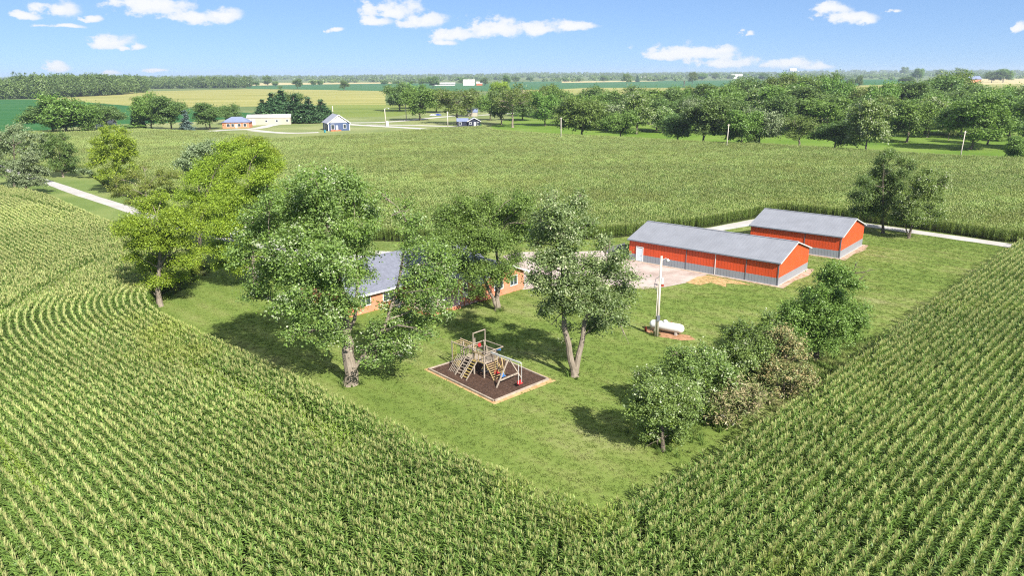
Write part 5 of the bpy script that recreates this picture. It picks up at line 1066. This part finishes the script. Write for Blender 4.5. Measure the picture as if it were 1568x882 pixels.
# locust group on the left
near_tree('locust_tree', 'yellow green locust with pale trunk at the corner of the left cornfield', (245, 469),
    [(235, 320, 26), (205, 345, 24), (265, 335, 26), (190, 355, 16), (230, 365, 26), (270, 370, 22), (300, 350, 18), (210, 375, 16), (245, 400, 26), (285, 400, 20), (225, 410, 20), (205, 395, 14), (250, 430, 20), (300, 385, 16), (240, 370, 28, -2), (210, 350, 22, -3), (270, 345, 26, -3), (275, 425, 14), (225, 435, 12), (305, 320, 14), (178, 350, 10), (220, 310, 14), (248, 300, 12)],
    [([(245, 469, 0), (242, 430, 0), (245, 380, 0), (240, 330, 0)], .36, .08), ([(243, 410, 0), (270, 370, 0), (290, 350, 0)], .16, .05)], 'leaf_locust', 'bark', 90000, 0.113, 22, group=NEAR, clump_r=.55, droop=.3, squash=.6)
near_tree('locust_tree', 'bright yellow green locust with pale trunk left of the huge maple', (391, 441),
    [(385, 245, 24), (415, 250, 18), (360, 265, 22), (400, 275, 22), (345, 290, 22), (380, 300, 24), (420, 300, 20), (340, 320, 20), (370, 335, 22), (400, 335, 22), (350, 355, 20), (385, 365, 20), (420, 340, 14), (355, 385, 22), (380, 390, 20), (330, 380, 18), (345, 350, 22, -3), (365, 410, 15), (340, 405, 15), (400, 228, 12)],
    [([(391, 441, 0), (388, 400, 0), (384, 350, 0), (380, 290, 0)], .36, .08), ([(388, 390, 0), (360, 350, 0), (345, 310, 0)], .2, .05)], 'leaf_locust', 'bark', 100000, 0.117, 23, group=NEAR, clump_r=.6, droop=.3, squash=.6)
near_tree('locust_tree', 'grey trunked locust standing in the middle of the left group, by the driveway', (306, 386),
    [(320, 255, 22), (350, 245, 22), (300, 275, 20), (335, 280, 24), (285, 300, 18), (315, 310, 26), (345, 310, 24), (285, 330, 20), (340, 345, 20), (360, 330, 20), (300, 335, 22), (330, 335, 16), (375, 240, 16), (365, 225, 12), (340, 225, 12), (320, 358, 10)],
    [([(306, 386, 0), (306, 350, 0), (315, 300, 0), (330, 260, 0)], .34, .08)], 'leaf_locust', 'bark_dark', 80000, 0.129, 24, group=NEAR, clump_r=.65, droop=.2, squash=.65)
near_tree('locust_tree', 'tall bright green locust at the top of the left group, furthest right', (425, 345),
    [(395, 225, 16), (415, 240, 15), (370, 222, 14), (408, 265, 16), (350, 230, 12), (425, 260, 8), (385, 240, 14), (400, 285, 12)],
    [([(425, 345, 0), (415, 300, 0), (400, 250, 0)], .3, .07)], 'leaf_locust', 'bark_dark', 35200, 0.148, 25, group=NEAR, clump_r=.7)
near_tree('oak_tree', 'dark grey green tree behind the locusts, its crown rising above the field', (305, 325),
    [(300, 235, 16), (320, 228, 14), (285, 245, 13), (335, 240, 12), (310, 255, 16), (290, 262, 11), (330, 225, 8), (275, 252, 7)],
    [([(305, 325, 0), (305, 280, 0), (305, 245, 0)], .3, .08)], 'leaf_silver', 'bark_dark', 14400, 0.203, 26, group=NEAR, clump_r=.75)
near_tree('locust_tree', 'thin yellow leaved locust arching over the gravel driveway', (232, 352),
    [(225, 285, 13), (205, 270, 13), (240, 300, 13), (190, 290, 12), (180, 275, 9), (210, 300, 12), (250, 280, 13), (265, 270, 10), (180, 300, 9), (200, 312, 9), (262, 295, 12), (245, 265, 8), (172, 288, 7), (220, 255, 7)],
    [([(232, 352, 0), (228, 320, 0), (222, 290, 0)], .2, .06)], 'leaf_yellow', 'bark', 16800, 0.148, 27, group=NEAR, clump_r=.65, squash=.6)
near_tree('round_tree', 'round green tree rising beyond the driveway, left of the locust group', (180, 296),
    [(172, 215, 20), (190, 225, 18), (150, 225, 15), (165, 240, 20), (190, 245, 17), (150, 248, 14), (178, 265, 17), (200, 235, 12), (160, 202, 10), (182, 200, 10), (155, 268, 10), (205, 260, 9), (205, 222, 7)],
    [([(180, 296, 0), (178, 270, 0), (172, 230, 0)], .32, .08)], 'leaf_locust', 'bark_dark', 22400, 0.211, 28, group=NEAR, clump_r=.75)
near_tree('silver_maple', 'silvery front tree of the far left clump, hanging over the driveway', (38, 300),
    [(45, 250, 16), (30, 262, 15), (58, 265, 14), (42, 278, 16), (62, 280, 10), (22, 280, 12), (45, 240, 9), (70, 262, 7)],
    [([(38, 300, 0), (42, 260, 0)], .26, .08)], 'leaf_silver', 'bark_dark', 14400, 0.211, 29, group=NEAR, clump_r=.65)
near_tree('silver_maple', 'tall silvery tree at the far left edge above the driveway', (22, 290),
    [(20, 205, 15), (-5, 215, 18), (40, 210, 13), (15, 230, 18), (45, 228, 14), (-15, 240, 20), (20, 255, 15), (60, 210, 8), (30, 195, 8), (-10, 265, 18), (55, 235, 10), (65, 215, 7)],
    [([(22, 290, 0), (22, 250, 0), (20, 210, 0)], .3, .08)], 'leaf_silver', 'bark_dark', 19200, 0.234, 30, group=NEAR, clump_r=.75)
near_tree('dark_maple', 'dark green tree right of the far left clump, on the mown verge', (97, 271),
    [(85, 225, 14), (103, 230, 13), (75, 240, 12), (98, 248, 15), (112, 248, 10), (85, 255, 11), (75, 212, 10), (95, 212, 9), (65, 225, 9), (112, 262, 7)],
    [([(97, 271, 0), (93, 255, 0), (90, 230, 0)], .3, .08)], 'leaf_dark', 'bark', 16000, 0.226, 31, group=NEAR, clump_r=.7)
near_tree('shrub', 'low grey green bush on the verge right of the dark green tree', (138, 272), [(130, 264, 7), (140, 266, 6), (120, 262, 5), (148, 270, 4)], [([(138, 272, 0), (136, 266, 0)], .08, .04)], 'leaf_silver', 'bark_dark', 2240, 0.234, 32, cat='shrub', group=NEAR, clump_r=.5)

# ------------------------------------------------------------------ tree line and far trees: one tree of each kind, then copies
def auto_lobes(rnd, h, wd, z0, n=13, cone=False):
    out = []
    if cone:
        k = 11
        for i in range(k):
            z = z0 + (h - z0) * (i + .3) / k; r_ = wd / 2 * (1 - (i / k)) ** .85
            m_ = max(1, int(5 * (1 - i / k)) + 1)
            for j in range(m_):
                a_ = 2 * math.pi * (j + rnd.random() * .5) / m_; out.append((math.cos(a_) * r_ * .5, math.sin(a_) * r_ * .5, z, max(.35, r_ * .5)))
        return out
    zc = (z0 + h) / 2; hh = (h - z0) / 2
    out.append((0, 0, zc, min(hh, wd / 2) * .62))
    for i in range(n):
        a_ = 2.4 * i + rnd.uniform(-.4, .4); e_ = rnd.uniform(-.95, 1.0); k = rnd.uniform(.52, .80); r_ = wd * rnd.uniform(.14, .24)
        ce = math.sqrt(max(0, 1 - (e_ * .8) ** 2)); out.append((math.cos(a_) * ce * wd / 2 * k, math.sin(a_) * ce * wd / 2 * k, zc + e_ * hh * .72, r_))
    return out
KINDS = {}
def kind(key, leaf, bark, h, wd, z0, seed, n_leaf=19000, size=.29, cone=False, **kw):
    rnd = random.Random(seed); L = auto_lobes(rnd, h, wd, z0, cone=cone, n=kw.pop('n', 17))
    me, cs, lob = crown_mesh(L, n_leaf, size, seed, clump_r=kw.pop('clump_r', .9), per=30, shell=.4, **kw)
    top = h * .9 if cone else h * .62
    wb = wood_mesh([([(0, 0, -.1), (rnd.uniform(-.3, .3), 0, z0 * .8 + .5), (rnd.uniform(-.5, .5), rnd.uniform(-.5, .5), top)], .34, .1)], L if not cone else L[:1], cs, lob, seed, .05, 5)
    wm_ = bpy.data.meshes.new('trunk'); wm_.from_pydata(wb.v, [], wb.f); wm_.materials.append(M[bark]); me.materials.append(M[leaf]); wm_.update()
    KINDS[key] = (me, wm_, h, wd)
kind('dark', 'leaf_dark', 'bark_dark', 12, 12, 1.3, 101); kind('dark2', 'leaf_dark', 'bark_dark', 13, 10, 1.3, 102)
kind('mid', 'leaf_mid', 'bark_dark', 12, 12, 1.2, 103); kind('mid2', 'leaf_mid', 'bark', 12, 10.5, 1.4, 104, pale=.1)
kind('olive', 'leaf_olive', 'bark_dark', 12, 12, 1.3, 105); kind('olive2', 'leaf_olive', 'bark', 12, 10, 2.5, 106, n_leaf=5200)
kind('silver', 'leaf_silver', 'bark_dark', 12, 11, 1.6, 107, pale=.12); kind('silver2', 'leaf_maple', 'bark', 12, 10.5, 1.8, 108, pale=.3)
kind('thin', 'leaf_olive', 'bark', 12, 12, 3.8, 109, n_leaf=3800); kind('pine', 'needle', 'bark_dark', 13, 7.5, .8, 110, cone=True, size=.4, clump_r=.6)
kind('spruce', 'needle_blue', 'bark_dark', 10, 6, .4, 111, cone=True, n_leaf=4500, size=.35, clump_r=.5); kind('locust', 'leaf_locust', 'bark', 12, 12, 2.2, 112)
kind('bush', 'leaf_mid', 'bark_dark', 5, 6, .3, 113, n_leaf=1800, clump_r=.7)
_rt = random.Random(77)
def put(key, px, pyb, ytop, wpx, name, label, group, cat='tree', dy=None):
    me, wm_, h, wd = KINDS[key]; p = G(px, pyb); hz = max(1.5, P3(px, ytop, p.y).z); ww = wpx * depth_of(p) / F_PX
    r_ = empty(name, p, _rt.uniform(0, 6.28)); tag(r_, label, cat, group); r_.scale = (ww / wd, ww / wd, hz / h)
    for nm, d in (('trunk', wm_), ('crown', me)):
        c = bpy.data.objects.new(nm, d); C.objects.link(c); c.parent = r_
    return r_
FR = 'trees along the near edge of the far tree line'
front = [('mid2', 643, 184, 132, 46, 'broad round tree standing by the far road, left of the small dark house'), ('olive2', 701, 190, 137, 58, 'loose olive tree right behind the small dark house'),
 ('dark', 768, 191, 134, 34, 'dark tree left of the grey forked tree at the left tree line end'), ('thin', 785, 195, 131, 52, 'open crowned tree with pale forked trunk at the left end of the tree line'),
 ('mid', 835, 192.5, 142, 42, 'green tree with pale trunk two left of the pale pole at the tree line'), ('olive', 891, 211, 150, 64, 'wide spreading tree just right of the pole at the field edge, pale trunk showing'),
 ('mid', 949, 214, 171, 50, 'low rounded green tree at the field edge, beside the wide spreading one'), ('silver2', 975, 205, 143, 40, 'whitish tall tree behind the low rounded one at the field edge'),
 ('silver2', 1014, 203, 165, 28, 'small pale tree set back between two dark field edge trees'), ('dark', 1038, 218, 173, 46, 'dark small tree with curved trunk at the field edge, left of the biggest one'),
 ('dark2', 1078, 222, 150, 60, 'largest dark green tree at the field edge, left of the middle pole'), ('mid2', 1134, 226, 165, 50, 'tree with leaning trunk just right of the middle pole'),
 ('silver', 1162, 224, 164, 54, 'whitish bushy tree right of the middle pole at the field edge'), ('silver2', 1152, 225, 200, 18, 'small silvery sapling under the whitish bushy tree'),
 ('olive2', 1223, 227, 177, 52, 'olive tree with forked trunk at the field edge above the further barn'), ('dark', 1277, 231, 184, 54, 'flat topped dark tree at the field edge, above the right end of the barns'),
 ('silver2', 1325, 237, 156, 52, 'pale silvery tree leaning over the field edge, left of the bright pasture'), ('mid2', 1388, 218, 150, 56, 'tall pale green tree behind the bright pasture, left part'),
 ('thin', 1452, 215, 192, 20, 'spindly little tree in the shade behind the bright pasture'), ('mid', 1486, 229, 146, 84, 'broad bright green tree just right of the leaning pole in the pasture'),
 ('dark2', 1512, 221, 160, 40, 'dark tree behind the broad bright green tree in the pasture'), ('mid2', 1558, 249, 206, 38, 'small tree at the right edge of the photo on the pasture edge'),
 ('dark', 1545, 215, 140, 66, 'dark tree at the far right edge of the tree line behind the pasture')]
for k_, x, yb, yt, w_, lb in front: put(k_, x, yb, yt, w_ * 1.18, 'field_tree', lb, FR)
back = [('dark', 612, 170, 127, 36), ('mid', 635, 166, 128, 34), ('olive', 668, 172, 137, 34), ('olive2', 722, 178, 136, 34), ('locust', 768, 160, 122, 24), ('olive', 815, 178, 140, 36), ('mid', 855, 182, 134, 32), ('olive', 838, 172, 130, 22), ('mid2', 880, 180, 140, 34),
 ('dark', 905, 180, 131, 30), ('mid', 925, 186, 140, 40), ('dark2', 948, 190, 142, 42), ('silver', 930, 200, 156, 34), ('mid2', 995, 190, 134, 44), ('dark', 975, 180, 131, 34), ('dark2', 1020, 188, 134, 36), ('mid', 1042, 180, 134, 24), ('dark', 1050, 196, 145, 38), ('silver', 1065, 200, 150, 34), ('olive', 1052, 178, 133, 16),
 ('dark2', 1085, 180, 128, 40), ('dark', 1120, 184, 122, 44), ('mid', 1105, 192, 135, 46), ('silver2', 1165, 190, 137, 44), ('dark', 1145, 178, 118, 40), ('olive', 1190, 174, 116, 44), ('mid', 1215, 170, 114, 44), ('mid2', 1205, 196, 125, 62), ('dark2', 1240, 200, 132, 60), ('olive', 1240, 176, 118, 44), ('dark', 1265, 176, 111, 30), ('mid', 1280, 184, 122, 44), ('mid2', 1265, 206, 146, 56), ('dark', 1190, 206, 145, 46), ('dark', 1305, 200, 150, 44), ('dark', 1120, 206, 150, 40), ('dark', 1005, 200, 150, 36),
 ('olive', 1325, 186, 135, 40), ('mid', 1345, 190, 128, 34), ('olive2', 1360, 200, 146, 44), ('locust', 1375, 196, 158, 34), ('dark2', 1400, 188, 124, 56), ('dark', 1432, 178, 116, 50), ('olive', 1450, 176, 112, 46), ('dark', 1445, 198, 138, 54), ('mid', 1415, 204, 146, 50), ('silver2', 1420, 210, 152, 40), ('dark2', 1475, 190, 130, 50), ('dark', 1510, 190, 133, 50), ('mid', 1530, 196, 136, 50), ('dark', 1560, 190, 128, 50), ('dark2', 1590, 200, 130, 60), ('mid', 1600, 230, 150, 70), ('dark', 1500, 206, 142, 50), ('olive', 1350, 212, 165, 34), ('dark', 1335, 208, 158, 36), ('dark2', 1470, 208, 150, 50), ('dark', 1540, 208, 150, 50),
 ('dark', 870, 192, 150, 36), ('mid', 915, 196, 152, 40), ('dark2', 975, 200, 156, 36), ('dark', 800, 184, 146, 34), ('mid', 750, 184, 142, 30)]
bc = {}
ORD = ['first', 'second', 'third', 'fourth', 'fifth', 'sixth', 'seventh', 'eighth', 'ninth', 'tenth', 'eleventh', 'twelfth']
for k_, x, yb, yt, w_ in sorted(back, key=lambda q: q[1]):
    kn = {'dark': 'dark green', 'dark2': 'blackish green', 'mid': 'mid green', 'mid2': 'light green', 'olive': 'olive green', 'olive2': 'loose olive', 'silver': 'silvery', 'silver2': 'pale leaved', 'locust': 'yellow green', 'thin': 'open'}[k_]
    part_ = 'left end' if x < 780 else 'left part' if x < 960 else 'above the long barn' if x < 1180 else 'above the further barn' if x < 1320 else 'right part' if x < 1470 else 'right end'
    q = (kn, part_); bc[q] = bc.get(q, 0) + 1
    put(k_, x, yb, yt, w_ * 1.42, 'wood_tree', f"{ORD[bc[q] - 1]} {kn} crown from left in tree line's back rows, {part_}", "trees packed in the back rows of the tree line")
VT = 'trees round the far village and fields on the left'
vill = [('dark', 82, 206, 156, 62, 'wide dark green tree left of the white house on the far side of the field'), ('mid', 105, 207, 147, 70, 'broad green crown in the middle of the left village trees'), ('mid2', 130, 206, 158, 46, 'green tree nestled against the broad crown at far left'), ('dark', 165, 198, 158, 42, 'dark tree right of the white house at far left'),
 ('mid', 233, 199, 145, 44, 'tall dark green tree left of the pale blue spruce'), ('dark2', 262, 200, 147, 46, 'wide tree beside the tall one, left of the pale blue spruce'), ('spruce', 287, 201, 168, 20, 'pale blue spruce left of the leaning brown pole'), ('pine', 212, 198, 156, 20, 'dark pointed evergreen at the left of the tall dark trees'),
 ('dark2', 321, 198, 157, 38, 'dark bushy tree right behind the leaning brown pole'), ('dark', 354, 190, 159, 30, 'small round tree behind the brick ranch roof'), ('pine', 418, 186, 142, 34, 'dark pine behind the right end of the cream shed'), ('pine', 432, 184, 138, 40, 'tallest dark pine of the group behind the blue house'),
 ('pine', 455, 188, 143, 40, 'dark pine just left of the blue house roof'), ('pine', 475, 188, 148, 34, 'dark pine directly behind the blue house roof'), ('pine', 495, 186, 152, 34, 'rightmost dark pine behind the blue house'), ('pine', 403, 186, 152, 28, 'leftmost dark pine behind the cream shed'), ('dark', 443, 176, 140, 46, 'dark round tree behind the pines'),
 ('bush', 195, 202, 190, 56, 'long low clipped hedge bush below the far left trees')]
for k_, x, yb, yt, w_, lb in vill: put(k_, x, yb, yt, w_ * 1.15, 'village_tree', lb, VT)
lone = [('dark', 410, 132, 115, 14), ('mid', 392, 132, 124, 12), ('mid', 422, 132, 124, 10), ('dark2', 456, 136, 119.5, 15), ('dark', 528, 138, 122, 14), ('mid', 480, 131, 123, 10), ('mid', 490, 131, 123, 10), ('bush', 429, 136, 131, 8), ('dark', 588, 130, 122, 14), ('mid', 608, 130, 123, 14), ('dark', 663, 134, 116, 22), ('mid', 648, 131, 120, 18), ('mid', 708, 128, 118, 18), ('dark', 742, 131, 118, 12), ('mid', 632, 129, 123, 14),
 ('dark', 776, 134, 114, 12), ('mid2', 790, 126, 116, 14), ('dark', 812, 125, 117, 12), ('mid', 865, 125, 119, 12), ('dark', 886, 125, 118, 8), ('dark', 925, 125, 115.5, 14), ('olive2', 960, 131, 112, 16), ('pine', 976, 125, 114, 7), ('olive', 1060, 128, 110, 14), ('mid', 1075, 123, 112, 16), ('dark', 1095, 122, 111, 12), ('mid', 1142, 120, 112, 10), ('dark', 1168, 123, 111, 16), ('dark', 1157, 124, 117, 8), ('dark', 1314, 134, 115, 12), ('dark', 1300, 136, 120, 16),
 ('mid2', 1383, 118, 101, 12), ('mid', 1388, 128, 117, 24), ('mid2', 1404, 124, 103, 18), ('dark', 1518, 126, 108, 24), ('mid2', 1536, 126, 104, 26), ('dark', 1484, 124, 110, 14), ('mid', 1470, 120, 104, 20), ('mid', 1440, 118, 106, 18)]
WH = lambda x: 'beyond the tan field' if x < 470 else 'left of the far white farm' if x < 700 else 'above the left half of the tree line' if x < 960 else 'above the middle of the tree line' if x < 1250 else 'beyond the right half of the tree line'
cnt = {}
ORD = ['first', 'second', 'third', 'fourth', 'fifth', 'sixth', 'seventh', 'eighth', 'ninth', 'tenth', 'eleventh', 'twelfth']
for k_, x, yb, yt, w_ in sorted(lone, key=lambda q: q[1]):
    z = WH(x); i = cnt.get(z, 0); cnt[z] = i + 1
    put(k_, x, yb, yt, w_, 'lone_tree', f'{ORD[i]} small far tree from left {z}', 'lone trees in the far fields')
p = G(1047, 133); b = MB(); b.tube([(0, 0, -1), (.5, 0, 7), (2, 0, 14)], [1.0, .8, .3], 6)
for q in range(14): a_ = _rt.uniform(0, 6.28); z = _rt.uniform(5, 13); b.tube([(.8, 0, z), (.8 + 3 * math.cos(a_), 3 * math.sin(a_), z + 3)], [.35, .1], 4)
o = b.build('dead_tree', M['bark_dark']); o.location = p; tag(o, 'bare brown dead tree standing in the soybean field beyond the tree line', 'tree')

# woods that read as one mass
def wood(name, label, pts, size, per_tree, leaf, seed, cat='wood'):
    """pts: list of (x, y, height, width)"""
    rg = np.random.default_rng(seed); Vs = []; Ts = []
    for (x, y, h, wd, *zb) in pts:
        zb = zb[0] if zb else 0.0; n = per_tree; d = rg.normal(size=(n, 3)); d /= np.linalg.norm(d, axis=1)[:, None]; r_ = .55 + .45 * rg.random(n) ** .5; r_ = r_ * (1 + .22 * np.sin(d[:, 0] * 5 + x) * np.sin(d[:, 2] * 5 + y))
        c = np.stack([x + d[:, 0] * r_ * wd / 2, y + d[:, 1] * r_ * wd / 2, zb + h * .52 + d[:, 2] * r_ * h * .48], 1)
        nr_ = rg.normal(size=(n, 3)) * .6 + d * .8 + (0, 0, .4); nr_ /= np.linalg.norm(nr_, axis=1)[:, None]; a_ = np.cross(nr_, rg.normal(size=(n, 3))); a_ /= np.linalg.norm(a_, axis=1)[:, None]; b_ = np.cross(nr_, a_)
        s_ = (size * rg.uniform(.6, 1.3, n) / 2)[:, None]
        Vs.append(np.stack([c - a_ * s_ * 1.3, c + b_ * s_, c + a_ * s_ * 1.3, c - b_ * s_], 1).reshape(-1, 3)); Ts.append(np.clip(rg.uniform(.15, .8) + rg.normal(0, .12, n), 0, .95))
    Vt = np.vstack(Vs); me = np_mesh(name, Vt, np.arange(len(Vt)).reshape(-1, 4), np.concatenate(Ts)); o = link_mesh(name, me, M[leaf]); tag(o, label, cat, kind='stuff'); return o
def band(px0, px1, base0, base1, n, h, wd, depth_m, seed, hv=.2):
    rg = np.random.default_rng(seed); out = []
    for i in range(n):
        k = rg.random(); p = G(px0 + (px1 - px0) * k, base0 + (base1 - base0) * k); out.append((p.x + rg.normal(0, 3), p.y + rg.random() * depth_m, h * rg.uniform(1 - hv, 1 + hv), wd * rg.uniform(.7, 1.3)))
    return out
wood('wood', 'dense dark wood at the far left beyond the green soybean field', band(-40, 60, 152, 151, 110, 29, 20, 240, 1) + band(60, 152, 151, 144, 80, 29, 20, 180, 2), 1.5, 1000, 'leaf_dark', 51)
wood('wood', 'long straight wood beyond the tan field, right of the densest left wood', band(168, 368, 136, 134.5, 150, 27, 22, 120, 3, .16) + band(150, 170, 134, 134, 12, 20, 24, 150, 4), 1.6, 800, 'leaf_dark', 52)
wood('wood', 'wood on the right horizon behind the pinkish brick farmhouse', band(1395, 1590, 118, 114, 210, 22, 24, 260, 5, .25) + band(1560, 1640, 114, 114, 40, 24, 24, 200, 6), 2.0, 420, 'leaf_dark', 53)
def hill(x, y):
    k = max(0.0, y - 3300.0) / 5400.0; side = .55 + .45 * max(-1.0, min(1.0, x / 2500.0))
    return 26.0 * k ** 1.15 * (.8 + .5 * side) * (1 + .18 * math.sin(x / 620.0 + 1) + .1 * math.sin(x / 260.0))
hv_ = []; hf = []; nx, ny = 90, 22
for j in range(ny + 1):
    for i in range(nx + 1):
        x = -9000 + 18000 * i / nx; y = 3300 + 5650 * j / ny; hv_.append((x, y, .02 + hill(x, y)))
for j in range(ny):
    for i in range(nx): a_ = j * (nx + 1) + i; hf.append((a_, a_ + 1, a_ + nx + 2, a_ + nx + 1))
me = bpy.data.meshes.new('hills'); me.from_pydata(hv_, [], hf); me.polygons.foreach_set('use_smooth', [True] * len(hf)); me.update(); o = link_mesh('hills', me, M['farground']); tag(o, kind='structure')
hz = []; rg = np.random.default_rng(91)
for D, n, h, gap in ((2700, 70, 14, .75), (3300, 260, 15, .45), (3900, 340, 16, .30), (4600, 420, 17, .2), (5400, 480, 18, .12), (6300, 520, 19, .06), (7300, 560, 20, 0), (8500, 620, 21, 0)):
    ph = rg.uniform(0, 6.28)
    for _ in range(n):
        x = rg.uniform(-.78, .78) * D
        if D < 3000 and not (-.05 * D < x < .35 * D): continue
        if .5 + .3 * math.sin(x / (D * .045) + ph) + .2 * math.sin(x / (D * .017) + 2 * ph) < gap: continue
        y = D + rg.normal(0, D * .03); y = min(y, 8850); hz.append((x, y, h * rg.uniform(.7, 1.3), rg.uniform(22, 44), hill(x, y)))
wood('horizon_woods', 'hazy blue green line of woods along the whole horizon', hz, 6.5, 60, 'leaf_dark', 54)

# ------------------------------------------------------------------ air
t = bpy.data.materials.new('air'); t.use_nodes = True; n_ = t.node_tree; n_.nodes.clear(); o_ = n_.nodes.new('ShaderNodeOutputMaterial'); pv = n_.nodes.new('ShaderNodeVolumePrincipled')
pv.inputs['Color'].default_value = (.72, .84, 1, 1); pv.inputs['Density'].default_value = .000085; pv.inputs['Anisotropy'].default_value = .2; n_.links.new(pv.outputs[0], o_.inputs['Volume'])
b = MB(); b.box(-9200, -400, -1.0, 9200, 9200, 75); o = b.build('haze', t); tag(o, 'thin summer haze over the fields', 'haze', kind='stuff')
